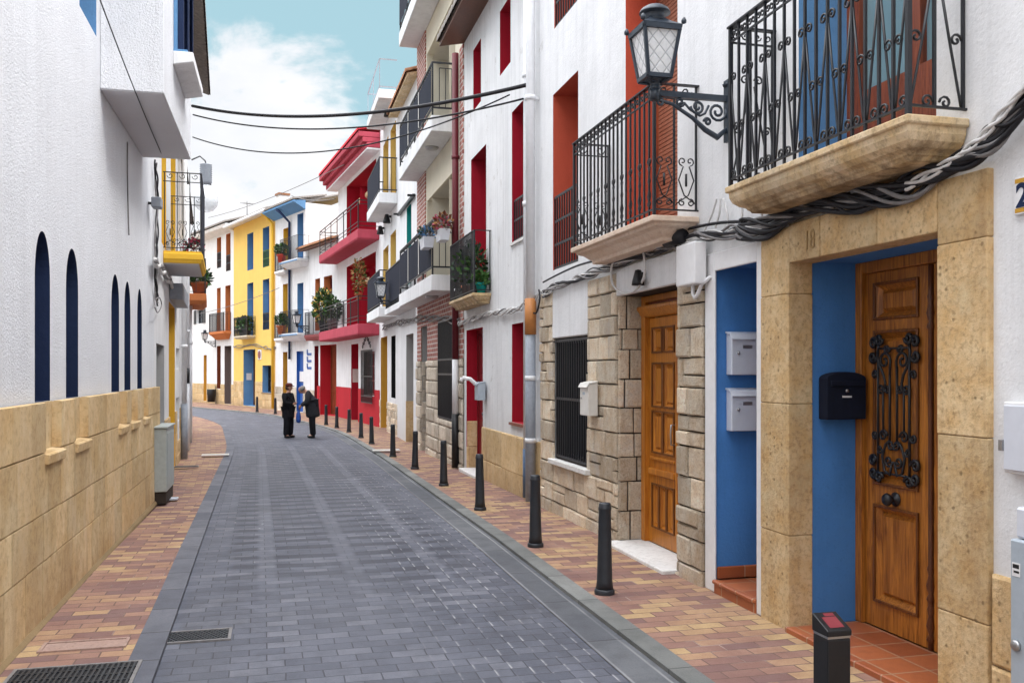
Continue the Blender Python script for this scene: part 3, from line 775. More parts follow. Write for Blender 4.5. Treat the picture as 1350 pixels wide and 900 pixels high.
nm.scale = (.7, 1, 1)

# ---- stone-clad house with the two coral openings
h2 = FA.root('house', 'white house with rough stone ground floor, varnished wooden door and coral red openings')
d2 = OP(7.01, 8.40, .03, 2.44, .26); w2 = OP(9.29, 10.53, .64, 2.08, .16)
c1 = OP(9.69, 10.65, 2.92, 5.06, .34); c2 = OP(7.08, 8.26, 2.93, 5.5, .34); c3 = OP(9.72, 10.6, 5.85, 8.0, .34)
house_wall(h2, M['white'], 6.54, 11.09, 9.5, [d2, w2, c1, c2, c3])
mo = MB(); ops2 = [dict(d2, z1=2.8), dict(w2, z1=2.75)]
front(mo, 6.545, 11.09, -.2, 2.66, ops2, .012); mo.build('mortar_bed', M['mortar'], h2)
bl = MB(); blocks(bl, FRONT(.012), 6.545, 11.085, -.1, 2.66, ops2, (.19, .27), (.26, .5), .006, (.022, .045), .012, .25, .005)
# returns of the door opening
blocks(bl, lambda u, v, w: (8.40-.0-w, u, v), -.26, .03, .03, 2.44, [], (.2, .3), (.15, .3), .007, (.012, .03), .014, 0, .005)
blocks(bl, lambda u, v, w: (7.01+w, u, v), -.26, .03, .03, 2.44, [], (.2, .3), (.15, .3), .007, (.012, .03), .014, 0, .005)
bl.build('stone_cladding', M['rubble'], h2)
MB().box(7.02, 8.41, -.26, .04, 2.425, 2.70).build('lintel_panel', M['white'], h2, .008)
MB().box(9.27, 10.56, .003, .04, 2.085, 2.72).build('lintel_panel', M['white'], h2, .008)
reveal(h2, dict(d2, z1=2.424), M['mortar'], 0, 'door_reveal', False)
st = MB(); st.box(7.03, 8.42, -.26, .16, -.02, .032); st.build('doorstep', M['marble'], h2, .008)
y = -.26; fm = MB()
fm.box(8.29, 8.38, y-.06, y+.05, .034, 2.42); fm.box(7.05, 7.14, y-.06, y+.05, .034, 2.42)
fm.box(7.14, 8.29, y-.06, y+.048, 2.36, 2.42); fm.extr([(y, 2.21), (y+.05, 2.22), (y+.10, 2.29), (y+.10, 2.32), (y, 2.34)], 7.06, 8.37)
fm.build('door_frame', M['wood2'], h2, .004)
tb = MB(); tb.box(7.14, 8.29, y-.05, y+.01, 2.325, 2.365); tb.build('transom', M['redwood'], h2)
b0, b1 = 7.62, 8.285
dl = MB(); w = b1-b0; m0 = (b0+b1)/2
pn = [(b0+.09, m0-.03, 1.88, 2.1), (m0+.03, b1-.09, 1.88, 2.1), (b0+.09, m0-.02, 1.36, 1.76), (m0+.02, b1-.09, 1.36, 1.76), (b0+.09, m0-.02, .92, 1.3), (m0+.02, b1-.09, .92, 1.3),
      (b0+.09, b0+.23, .2, .6), (b0+.26, b1-.26, .2, .6), (b1-.23, b1-.09, .2, .6)]
panel_slab(dl, b0, b1, .036, 2.205, y, .05, pn, .026, .026, True, True)
do = dl.build('door', [M['wood2'], M['woodshade']], h2, .003)
d3 = MB(); panel_slab(d3, 7.145, 7.615, .036, 2.205, y, .05, [(7.22, 7.54, .2, .6), (7.22, 7.54, .92, 1.76), (7.22, 7.54, 1.88, 2.1)], .02, .026); d3.build('door', M['wood2'], h2, .003)
tr = MB(); tr.box(b0+.04, b1-.04, y+.001, y+.035, .70, .76); tr.box(b0+.05, b1-.05, y+.001, y+.022, .84, .87); tr.box(b0-.03, b0+.015, y+.001, y+.03, .05, 2.2)
tr.build('door_rail', M['wood2'], do, .006)
hd = MB(); hd.tube([(b0+.05, y, 1.02), (b0+.05, y+.05, 1.02), (b0+.05, y+.055, 1.12), (b0+.05, y+.05, 1.2), (b0+.05, y, 1.2)], .009, 6); hd.build('door_handle', M['steel'], do)
# barred window
window(h2, w2, M['mortar'], M['iron'], M['glass'], 2, 1, 0, 'barred_window', .05)
bw = [o for o in h2.children if o.name.startswith('barred_window')][0]
grille(bw, 9.33, 10.49, .68, 2.05, .0, .085, bar=.016, hz=(.5,))
sl = MB(); sl.box(9.2, 10.58, -.1, .09, .58, .638); sl.build('window_sill', M['marble'], h2, .006)
# openings above
for o, nm_ in ((c1, 'balcony_door'), (c3, 'balcony_door')):
    wx = window(h2, o, M['coral'], M['redwood'], M['glass'], 2, 2, .6, nm_, .08)
    grille(wx, o['a0']+.01, o['a1']-.01, o['z0']+.02, o['z0']+.88, -.02, .095, bar=.015, hz=(.33, .66))
wx = window(h2, c2, M['coral'], M['redwood'], M['glass'], 1, 1, .1, 'balcony_door', .07)
sh = MB()
for k in range(64): sh.box(7.1, 8.2, -.34, -.318, 2.96+k*.04, 2.992+k*.04)
sh.build('roller_shutter', M['shutterbrown'], wx)
sl = slab_balcony(h2, 6.66, 8.72, .41, [(.17, 2.75), (.17, 2.78), (.14, 2.80), (.10, 2.835), (.06, 2.85), (.045, 2.855), (.045, 2.875), (0, 2.88), (0, 2.925)], M['peachslab'])
rail_box(h2, 6.66, 8.72, .41, 2.925, 3.97, .098, M['iron'], .015, orn_curl, .04, parent=sl, second=.11)

# ---- white house with crimson reveals
h3 = FA.root('house', 'plain white house with narrow crimson window reveals and weathered ochre stone base')
d3o = OP(14.57, 15.9, -.05, 2.41, .22); w3 = OP(11.9, 12.66, .96, 2.36, .28)
wc = OP(11.85, 12.66, 3.52, 5.4, .28); wd = OP(14.32, 15.5, 2.95, 5.35, .28); wa = OP(12.74, 13.39, 6.15, 7.12, .26); wb = OP(14.71, 15.32, 6.15, 7.19, .26)
house_wall(h3, M['white_damp'], 11.09, 16.1, 7.72, [d3o, w3, wc, wd, wa, wb])
for o in (w3, wc, wa, wb): window(h3, o, M['red'], M['reddoor'], M['glass'], 1, 2, 0, 'window', .06)
for o in (wc,):
    wx = [c_ for c_ in h3.children if c_.name.startswith('window')][1]
    grille(wx, o['a0']+.02, o['a1']-.02, o['z0']+.03, o['z0']+.6, -.03, .1, bar=.014, hz=(.5,))
window(h3, wd, M['red'], M['reddoor'], M['glass'], 2, 2, .5, 'balcony_door', .07)
MB().box(11.86, 12.70, .002, .04, .92, .957).build('window_sill', M['redwood'], h3)
MB().box(11.82, 12.69, .002, .03, 3.48, 3.517).build('window_sill', M['marble'], h3)
door(h3, d3o, M['red'], M['reddoor'], 2, name='door', rows=3)
b = MB(); blocks(b, FRONT(0.0), 11.1, 14.57, -.3, .78, [], [.55, .53], (.7, 1.3), .002, (.022, .03), .012, 0, .012)
b.build('stone_base', M['sandstone'], h3); b = MB()
blocks(b, lambda u, v, w: (15.9-w, u, v), -.2, .0, -.1, .80, [], [.45, .45], (.4, .5), .002, (.012, .02), .012)
b.build('stone_base', M['sandstone'], h3)
MB().box(14.6, 15.9, -.2, .14, -.2, -.03).build('doorstep', M['marble'], h3, .008)
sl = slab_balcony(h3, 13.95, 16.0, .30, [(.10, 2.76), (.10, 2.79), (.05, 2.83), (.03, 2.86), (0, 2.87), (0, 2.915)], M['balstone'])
rail_box(h3, 13.95, 16.0, .30, 2.915, 3.9, .105, M['iron'], .016, None, .03, parent=sl, second=0)
tile_eave(h3, 11.09, 16.12, 7.55, .5, M['greytile'], M['darkwood'])
for pc, yy in ((11.34, .10), (11.60, .07)):
    pass

# ---- cream house with recessed balconies
h4 = FA.root('house', 'cream apartment house with navy screened balconies, brick strips and stone block base')
lg1 = OP(16.95, 20.3, 3.5, 5.5, 1.0); lg2 = OP(16.95, 20.3, 6.5, 8.8, 1.0); g4 = OP(16.95, 18.7, .72, 2.72, .12); dd4 = OP(20.15, 21.0, -.2, 2.7, .3)
house_wall(h4, M['cream'], 16.1, 21.66, 12, [lg1, lg2, g4, dd4])
for o in (lg1, lg2):
    window(h4, dict(o, a0=17.6, a1=19.6, z1=o['z0']+1.95), M['cream'], M['whitepaint'], M['glass'], 3, 1, .1, 'balcony_door', .08)
    mb = MB(); y1 = -o['dep']; z0, z1 = o['z0'], o['z1']
    front(mb, o['a0'], o['a1'], z0, z1, [dict(a0=17.6, a1=19.6, z0=z0, z1=z0+1.95)], y1)
    mb.quad((o['a0'], 0, z0), (o['a0'], y1, z0), (o['a0'], y1, z1), (o['a0'], 0, z1)); mb.quad((o['a1'], 0, z0), (o['a1'], y1, z0), (o['a1'], y1, z1), (o['a1'], 0, z1))
    mb.quad((o['a0'], 0, z1), (o['a1'], 0, z1), (o['a1'], y1, z1), (o['a0'], y1, z1)); mb.quad((o['a0'], 0, z0), (o['a1'], 0, z0), (o['a1'], y1, z0), (o['a0'], y1, z0))
    mb.build('balcony_recess', M['cream'], h4)
bk = MB()
for (x0, x1, z0, z1) in ((16.105, 16.42, 1.92, 7.6), (20.42, 21.655, 3.5, 12)): bk.box(x0, x1, .002, .025, z0, z1)
front(bk, 16.42, 21.655, 1.92, 3.22, [g4, dd4], .022)
bk.build('brick_facing', M['brickwall'], h4)
mo = MB(); front(mo, 16.105, 21.655, -.3, 1.915, [g4, dd4], .01); mo.build('mortar_bed', M['mortar'], h4)
b = MB(); blocks(b, FRONT(.01), 16.11, 21.65, -.3, 1.915, [g4, dd4], (.26, .32), (.4, .75), .008, (.03, .06), .03, 0, .006)
blocks(b, lambda u, v, w: (21.0-w, u, v), -.3, .02, -.2, 1.9, [], (.26, .32), (.3, .4), .008, (.012, .03), .02)
b.build('stone_blocks', M['greyrubble'], h4)
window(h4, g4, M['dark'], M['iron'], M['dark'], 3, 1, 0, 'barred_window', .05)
gx = [c_ for c_ in h4.children if c_.name.startswith('barred_window')][0]
grille(gx, 16.98, 18.67, .75, 2.69, .03, .11, bar=.018, hz=(.45, .6))
door(h4, dd4, M['greyreveal'], M['dark'], 1, name='door')
for (z0, z1, zr) in ((3.2, 3.5, 4.52), (6.2, 6.5, 7.5), (9.38, 9.7, 10.7)):
    sl = MB(); sl.loft(16.95, 21.62, .46, [(0, z0), (0, z1)]); sl = sl.build('balcony', M['white'], h4, .01)
    r = MB(); A0, A1, D = 16.98, 21.59, .43
    for (p, q) in (((A0, 0.03), (A0, D)), ((A1, .03), (A1, D)), ((A0, D), (A1, D))):
        for z in (zr, z1+.15): r.bar((p[0], p[1], z), (q[0], q[1], z), .03, .03)
    for k in range(5): r.bar((A0+(A1-A0)*k/4, D, z1), (A0+(A1-A0)*k/4, D, zr), .03)
    for x in (A0, A1):
        for k in range(3):
            yy = .06+.12*k; r.bar((x, yy, z1+.15), (x, yy, zr-.1), .014)
        r.bar((x, .06, zr-.1), (x, .3, zr-.1), .014)
    for k in range(34):
        x = A0+(A1-A0)*(k+.5)/34; scroll(r, lambda u, v: (u, D, v), x, zr-.06, .045, 0, .95, 1, .008, 4, 8)
    r.build('railing', M['iron'], sl)
    cl = MB(); n = 24; vs = []; fs = []
    for k in range(n+1):
        x = A0+.02+(A1-A0-.04)*k/n; o_ = random.uniform(-.006, .006); vs += [(x, D+.022+o_, z1+.16), (x, D+.022+o_*.5, zr-.12)]
    for k in range(n): fs.append((2*k, 2*k+2, 2*k+3, 2*k+1))
    cl.add(vs, fs, 0, .5, True)
    co = cl.build('balcony_screen', M['navycloth'], sl)
    for k in (1, 2): MB().box(A0+(A1-A0)*k/3-.025, A0+(A1-A0)*k/3+.025, D+.03, D+.038, z1+.16, zr-.12).build('seam_strip', M['cream_metal'], co)
    li = MB(); li.lathe([(.14, 0), (.14, -.02), (.11, -.05), (0, -.055)], (18.2, .24, z0), 14); li.build('ceiling_light', M['steel'], sl)

# ---- narrow white house with the teal window
h5 = FA.root('house', 'narrow white house with teal window reveal and red tiled eave')
d5 = OP(22.4, 23.7, -.2, 2.62, .35); t5 = OP(22.75, 23.6, 3.9, 5.9, .3)
house_wall(h5, M['white'], 21.66, 25.5, 8.85, [d5, t5])
door(h5, d5, M['greyreveal'], M['greydoor'], 2, name='door'); window(h5, t5, M['teal'], M['whitepaint'], M['glass'], 2, 2, .3, 'window')
MB().box(23.66, 23.698, -.33, .012, -.16, .9).build('stone_base', M['sandstone'], h5)
tile_eave(h5, 21.66, 25.5, 8.8, .30, M['tile'], M['balstone'], .3)
aw = MB(); aw.bar((22.0, .05, 5.95), (24.9, .05, 5.95), .07); aw.bar((22.05, 0, 5.95), (22.05, .2, 5.95), .05); aw.bar((24.8, 0, 5.95), (24.8, .2, 5.95), .05)
aw.build('awning_arm', M['iron'], h5)
sl = MB(); sl.loft(22.0, 25.3, .38, [(0, 3.22), (0, 3.38)]); sl = sl.build('balcony', M['white'], h5, .01)
r = MB(); 
for k in range(28): r.bar((22.05+3.2*k/27, .35, 3.38), (22.05+3.2*k/27, .35, 4.4), .014)
r.bar((22.03, .35, 4.4), (25.28, .35, 4.4), .03); r.bar((22.05, 0, 4.4), (22.05, .35, 4.4), .03); r.build('railing', M['iron'], sl)
cl = MB(); cl.box(22.1, 25.25, .36, .366, 3.5, 4.35); cl.build('balcony_screen', M['navycloth'], sl)

# ---- white house with yellow reveals and three balconies
h6 = FA.root('house', 'white house with yellow reveals and three stacked navy railed balconies')
ops6 = [OP(25.8, 27.1, 3.5, 5.7, .35), OP(27.6, 29.0, 3.5, 5.5, .35), OP(25.8, 27.1, 6.7, 8.8, .35), OP(27.6, 29.0, 6.7, 8.8, .35)]
d6 = OP(27.9, 29.7, -.2, 2.75, .4); w6 = OP(25.9, 26.9, .9, 2.7, .2)
house_wall(h6, M['white'], 25.5, 29.9, 9.5, ops6+[d6, w6])
for o in ops6: window(h6, o, M['yellow'], M['whitepaint'], M['glass'], 2, 1, .1, 'balcony_door')
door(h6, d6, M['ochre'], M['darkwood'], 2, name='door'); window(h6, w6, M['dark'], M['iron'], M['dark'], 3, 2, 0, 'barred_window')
b = MB(); blocks(b, FRONT(0), 25.51, 29.89, -.3, .75, [d6], (.12, .2), (.15, .35), .008, (.015, .04), .02, .3, .01); b.build('stone_base', M['rubble'], h6)
for z0, z1, zr in ((3.2, 3.48, 4.5), (6.38, 6.67, 7.65), (9.3, 9.55, 10.4)):
    sl = MB(); sl.loft(25.52, 28.95, .52, [(0, z0), (0, z1)]); sl = sl.build('balcony', M['white'], h6, .01)
    r = MB(); A0, A1, D = 25.56, 28.9, .49
    for (p, q) in (((A0, 0.0), (A0, D)), ((A1, .0), (A1, D)), ((A0, D), (A1, D))):
        for z in (zr, z1+.08): r.bar((p[0], p[1], z), (q[0], q[1], z), .03)
    n = 30 if z0 < 9 else 3
    for k in range(n): r.bar((A0+(A1-A0)*k/(n-1), D, z1), (A0+(A1-A0)*k/(n-1), D, zr), .014 if z0 < 9 else .02)
    for k in range(4 if z0 < 9 else 0): r.bar((A0, D*k/4+.03, z1), (A0, D*k/4+.03, zr), .014); r.bar((A1, D*k/4+.03, z1), (A1, D*k/4+.03, zr), .014)
    r.build('railing', M['iron'] if z0 < 9 else M['pipegrey'], sl)
    if z0 < 9:
        cl = MB(); cl.box(A0+.02, A1-.02, D+.012, D+.02, z1+.1, zr-.05); cl.build('balcony_screen', M['navycloth'], sl)

# ------------------------------------------------------------------ RIGHT SIDE, far houses round the bend
P5, P44, P40, P36, P30, P25 = (3.27, 29.9), (2.39, 37.2), (1.22, 40.9), (-.07, 44.4), (-2.22, 50.5), (-4.61, 56.4)
def awin(h, F, lst, rmat, fmat, **k):
    return [window(h, o, rmat, fmat, **k) for o in lst]
# red house
F7 = Frame(P5, P44)
h7 = F7.root('house', 'crimson and white house with stepped red cornice and two deep red loggias')
lo1 = F7.op(457, 495.5, 344, 425, .9); lo2 = F7.op(457, 496, 231, 300, .9)
lo1['z0'], lo1['z1'], lo2['z0'], lo2['z1'] = 3.22, 5.66, 6.3, 8.75
d7 = F7.op(463, 472.5, 454, 556, .35); w7 = F7.op(480, 494, 464, 520, .15)
house_wall(h7, M['white'], 0, F7.L, 9.4, [lo1, lo2, d7, w7])
for o in (lo1, lo2):
    mb = MB(); y1 = -.9; z0, z1, A0, A1 = o['z0'], o['z1'], o['a0'], o['a1']
    mb.quad((A0, 0, z0), (A0, y1, z0), (A0, y1, z1), (A0, 0, z1)); mb.quad((A1, 0, z0), (A1, y1, z0), (A1, y1, z1), (A1, 0, z1))
    mb.quad((A0, 0, z1), (A1, 0, z1), (A1, y1, z1), (A0, y1, z1)); mb.quad((A0, y1, z0), (A1, y1, z0), (A1, y1, z1), (A0, y1, z1)); mb.quad((A0, 0, z0), (A1, 0, z0), (A1, y1, z0), (A0, y1, z0))
    mb.build('loggia', M['red'], h7)
    ad = OP(A0+1.0, A0+2.6, z0+.02, z0+2.0, .86); window(h7, ad, M['red'], M['whitepaint'], M['glass'], 2, 1, .2, 'balcony_door')
    rb = MB(); rb.tube([(A0+.5, -.3, z1-.75), (A1-1.2, -.3, z1-.75)], .13, 10); rb.build('rolled_blind', M['balstone'], h7)
cn = MB()
for (d_, z0, z1) in ((.45, 8.95, 9.12), (.58, 9.12, 9.28), (.72, 9.28, 9.46)): cn.box(-.02, F7.L+.25, -.1, d_, z0+.001, z1)
cn.build('cornice', M['cornice'], h7, .02)
so = MB(); so.box(-.01, F7.L+.2, .002, .43, 8.90, 8.948); so.build('cornice_soffit', M['white'], h7)
tile_eave(h7, -.02, F7.L+.25, 9.46, .74, M['redbase'], None, .25)
rb = MB(); front(rb, .003, F7.L, -.4, 1.05, [d7, dict(w7, z0=-1)], .015); front(rb, w7['a0'], w7['a1'], -.4, w7['z0']-.02, [], .015); rb.build('painted_base', M['redbase'], h7)
door(h7, d7, M['red'], M['reddoor'], 1, name='door')
wx = window(h7, w7, M['darkwood'], M['reddoor'], M['dark'], 2, 3, 0, 'window')
grille(wx, w7['a0']-.05, w7['a1']+.05, w7['z0']-.25, w7['z1']+.05, .1, .12, bar=.018, hz=(.12, .5))
s = MB(); c = (w7['a0']+w7['a1'])/2
for sg in (-1, 1):
    for k in range(3): scroll(s, lambda u, v: (u, .1, v), c+sg*(.18+.22*k), w7['z1']+.2+.12*(2-k), .12, math.pi/2, 1.1, sg, .014, 4, 9)
s.build('iron_crest', M['iron'], wx)
MB().box(d7['a1']-.012, d7['a1']-.002, -.3, -.05, 1.25, 1.75).build('notice_plate', M['cream_metal'], h7)
for (z0, z1, zr) in ((2.85, 3.22, 4.12), (5.98, 6.3, 7.25)):
    sl = MB(); sl.loft(.1, F7.L+.3, .72, [(0.03, z0), (0, z0+.05), (0, z1)]); sl = sl.build('balcony', M['cornice'], h7, .01)
    r = MB(); A0, A1, D = .15, F7.L+.25, .69
    for z in (zr, zr-.12, z1+.25, z1+.12):
        w_ = .03 if z == zr else .018
        r.bar((A0, 0, z), (A0, D, z), w_); r.bar((A0, D, z), (A1, D, z), w_); r.bar((A1, D, z), (A1, 0, z), w_)
    for k in range(7): r.bar((A0+(A1-A0)*k/6, D, z1), (A0+(A1-A0)*k/6, D, zr), .03)
    if zr < 5:
        for k in range(40): r.bar((A0+(A1-A0)*k/39, D, z1+.1), (A0+(A1-A0)*k/39, D, zr-.1), .012)
    r.build('railing', M['iron'], sl)
# low white house
F8 = Frame(P44, P40)
h8 = F8.root('house', 'low white house with brown eave, red framed windows and big red street door')
w8a = F8.op(415.5, 422, 368, 436, .3); w8b = F8.op(427, 438, 365, 436, .3); g8 = F8.op(422, 443.6, 455, 546, .5); p8 = F8.op(414.5, 420, 456, 546, .3)
house_wall(h8, M['white'], 0, F8.L, 6.95, [w8a, w8b, g8, p8])
awin(h8, F8, (w8a, w8b), M['terra'], M['reddoor'], name='balcony_door')
door(h8, g8, M['redbase'], M['redwood'], 2, name='door'); door(h8, p8, M['reddoor'], M['dark'], 1, name='door')
rb = MB(); front(rb, .003, F8.L*.62, -.4, 1.05, [g8], .015); rb.build('painted_base', M['redbase'], h8)
rb = MB(); front(rb, F8.L*.62, F8.L, -.4, .85, [g8, p8], .015); rb.build('stone_base', M['greyrubble'], h8)
tile_eave(h8, -.05, F8.L, 6.9, .45, M['tile'], M['browntile'], .28)
sl = MB(); sl.loft(.1, F8.a(413), .4, [(.06, 2.95), (0, 3.1), (0, 3.2)]); sl = sl.build('balcony', M['reddoor'], h8)
rail_box(h8, .1, F8.a(413), .4, 3.2, 4.15, .14, M['iron'], .02, None, .03, parent=sl)
sg_ = MB()
for k in range(3): sg_.box(F8.L-.75, F8.L-.25, .002, .02, 1.75+.3*k, 1.85+.3*k); sg_.box(F8.L-.32, F8.L-.22, .022, .03, 1.80+.3*k, 2.0+.3*k)
sg_.build('wall_sign', M['bluedoor'], h8)
# white house with the blue eave
F9 = Frame(P40, P36)
h9 = F9.root('house', 'tall white house with blue eave, blue doors and dark drainpipe')
w9 = [F9.op(392, 400, 283, 345, .3), F9.op(392, 400, 374, 440, .3)]; y9 = [F9.op(373.5, 380, 302, 358, .3), F9.op(373, 379.5, 375, 446, .3)]
b9 = F9.op(391, 400, 463, 542, .12); o9 = F9.op(373, 379, 464, 542, .35)
house_wall(h9, M['white'], 0, F9.L, 9.05, w9+y9+[b9, o9])
awin(h9, F9, w9, M['skyblue'], M['bluedoor'], name='balcony_door'); awin(h9, F9, y9, M['yellow_deep'], M['darkwood'], name='balcony_door')
door(h9, b9, M['bluedoor'], M['bluedoor'], 1, name='door'); door(h9, o9, M['ochre'], M['darkwood'], 1, name='door')
MB().box(b9['a0']+.1, b9['a1']-.1, -.115, -.10, 1.2, 1.65).build('notice_plate', M['whitepaint'], h9)
b = MB(); blocks(b, FRONT(0), .01, F9.L-.01, -.4, .95, [b9, o9], (.3, .36), (.4, .7), .006, (.02, .04), .02); b.build('stone_base', M['greyrubble'], h9)
ev = MB(); ev.extr([(0, 8.75), (.45, 9.0), (.55, 9.05), (.55, 9.12), (0, 9.16)], 0, F9.L+.2); ev.build('eave', M['skyblue'], h9)
tile_eave(h9, 0, F9.L+.2, 9.12, .57, M['greytile'], None, .2, 1.0)
for o, zz in ((w9[0], w9[0]['z0']), (w9[1], w9[1]['z0'])):
    A0, A1 = o['a0']-.7, o['a1']+.75
    sl = MB(); sl.loft(A0, A1, .55, [(.25, zz-.32), (.05, zz-.16), (.05, zz-.1), (0, zz-.09), (0, zz)]); sl = sl.build('balcony', M['white'], h9)
    tr = MB(); tr.box(A0+.02, A1-.02, .56, .575, zz-.10, zz-.05); tr.build('blue_trim', M['skyblue'], sl)
    rail_box(h9, A0, A1, .55, zz, zz+1.0, .13, M['iron'], .016, None, .025, parent=sl, second=0)
for o in y9:
    A0, A1 = o['a0']-.3, o['a1']+.3; zz = o['z0']
    sl = MB(); sl.loft(A0, A1, .32, [(.12, zz-.2), (0, zz-.1), (0, zz)]); sl = sl.build('balcony', M['white'], h9)
    rail_box(h9, A0, A1, .32, zz, zz+1.0, .11, M['iron'], .02, None, .03, parent=sl, second=0)
pp = MB(); a_ = F9.a(384); pp.tube([(a_+.5, .5, 9.0), (a_+.2, .45, 8.85), (a_, .09, 8.4), (a_, .09, 4.5), (a_, .09, 2.2)], .06, 8); pp.build('drainpipe', M['navy'], h9)
# yellow house
F10 = Frame(P36, P30)
h10 = F10.root('house', 'bright yellow house with tall blue windows and white gutter')
u10 = [F10.op(326, 334, 309, 357, .3), F10.op(346.5, 355, 301, 353, .3), F10.op(326, 334, 374, 443, .3), F10.op(346.5, 355, 369, 435, .3)]
d10 = F10.op(321, 336.5, 461, 534, .55); w10 = F10.op(346, 357.5, 481.6, 517, .3)
house_wall(h10, M['yellow'], 0, F10.L, 9.25, u10+[d10, w10])
ws = awin(h10, F10, u10, M['skyblue'], M['bluedoor'], name='window'); window(h10, w10, M['skyblue'], M['iron'], M['dark'], 3, 2, 0, 'barred_window', sill=M['balstone'])
for i in (1, 3):
    o = u10[i]; grille(ws[i], o['a0']+.02, o['a1']-.02, o['z0']+.02, o['z0']+.8, -.03, .13, M['leaf'] if i == 1 else M['iron'], .025, (.5,))
door(h10, d10, M['skyblue'], M['darkwood'], 2, name='door')
MB().box(d10['a1']-.014, d10['a1']-.003, -.42, -.15, 1.2, 1.55).build('notice_plate', M['whitepaint'], h10)
b = MB(); blocks(b, FRONT(0), .01, F10.L-.01, -.4, 1.15, [d10, w10], (.3, .38), (.4, .7), .004, (.015, .03), .015); b.build('stone_base', M['sandstone'], h10)
tile_eave(h10, 0, F10.L, 9.25, .45, M['greytile'], M['white'], .28)
gt = MB(); gt.tube([(0, .5, 9.2), (F10.L, .5, 9.22)], .09, 8); gt.build('gutter', M['pipewhite'], h10)
pp = MB(); pp.tube([(.6, .48, 9.15), (.45, .3, 9.0), (.12, .09, 8.6), (.12, .09, -.1)], .06, 8); pp.build('drainpipe', M['yellow_deep'], h10)
o = u10[2]; A0, A1 = o['a0']-.35, o['a1']+.85
sl = MB(); sl.loft(A0, A1, .45, [(.1, o['z0']-.15), (0, o['z0']-.06), (0, o['z0'])]); sl = sl.build('balcony', M['cream'], h10)
rail_box(h10, A0, A1, .45, o['z0'], o['z0']+.95, .13, M['iron'], .022, orn_curl, .03, parent=sl)
sgn = MB(); sgn.box(F10.a(345), F10.a(340.5), .002, .03, F10.z(342, 474), F10.z(342, 461)); so = sgn.build('wall_sign', M['whitepaint'], h10, .02)
sd = MB(); c = F10.a(342.7); z_ = F10.z(342, 467.5); sd.lathe([(.16, 0), (.2, 0), (.2, .012), (.16, .012)], n=16); s2 = sd.build('sign_ring', M['redrefl'], so); s2.location = (c, .03, z_); s2.rotation_euler = (R(-90), 0, 0)
# last white house
F11 = Frame(P30, (P25[0]-1.6, P25[1]+4))
h11 = F11.root('house', 'white house with terracotta window reveals at the far bend')
u11 = [F11.op(286, 291.6, 314, 354, .3), F11.op(298, 304, 309, 358, .3), F11.op(286, 291, 380, 437, .3), F11.op(297, 304, 377, 437, .3)]
d11 = F11.op(286, 291, 456, 512, .3); e11 = F11.op(296, 305, 456, 532, .3); k11 = F11.op(268.5, 272.5, 468, 528, .3); r11 = F11.op(259, 268, 409, 427, .15)
house_wall(h11, M['white'], 0, F11.L+6, 9.35, u11+[d11, e11, k11, r11])
ws = awin(h11, F11, u11, M['terra'], M['redwood'], name='window')
for i in (0, 1):
    o = u11[i]; grille(ws[i], o['a0']+.02, o['a1']-.02, o['z0']+.02, o['z0']+.85, -.02, .14, None, .03, (.5,))
window(h11, d11, M['redwood'], M['iron'], M['dark'], 2, 2, 0, 'barred_window'); door(h11, e11, M['greydoor'], M['greydoor'], 1, name='door'); door(h11, k11, M['ochre'], M['ochre'], 1, name='door')
wx = window(h11, r11, M['white'], M['iron'], M['glass'], 2, 2, 0, 'shuttered_window')
for sx in (r11['a0']-.42, r11['a1']+.02): MB().box(sx, sx+.4, .005, .04, r11['z0'], r11['z1']).build('shutter', M['iron'], wx)
b = MB(); blocks(b, FRONT(0), .01, F11.L, -.4, .95, [e11, k11, d11], (.3, .38), (.5, .9), .004, (.015, .03), .015); b.build('stone_base', M['sandstone'], h11)
A0, A1 = u11[3]['a0']-.1, u11[2]['a1']+.1; zz = u11[3]['z0']
sl = MB(); sl.loft(A0, A1, .42, [(.3, zz-.42), (.1, zz-.2), (0, zz-.12), (0, zz)]); sl = sl.build('balcony', M['terra'], h11)
rail_box(h11, A0, A1, .42, zz, zz+1.0, .14, M['iron'], .025, None, .03, parent=sl)
ev = MB(); ev.extr([(0, 9.1), (.4, 9.32), (.45, 9.48), (-.5, 9.5), (-.5, 9.1)], .0, F11.L+6); ev.build('eave', M['white'], h11)
tile_eave(h11, 0, F11.L+6, 9.5, .5, M['greytile'], None)

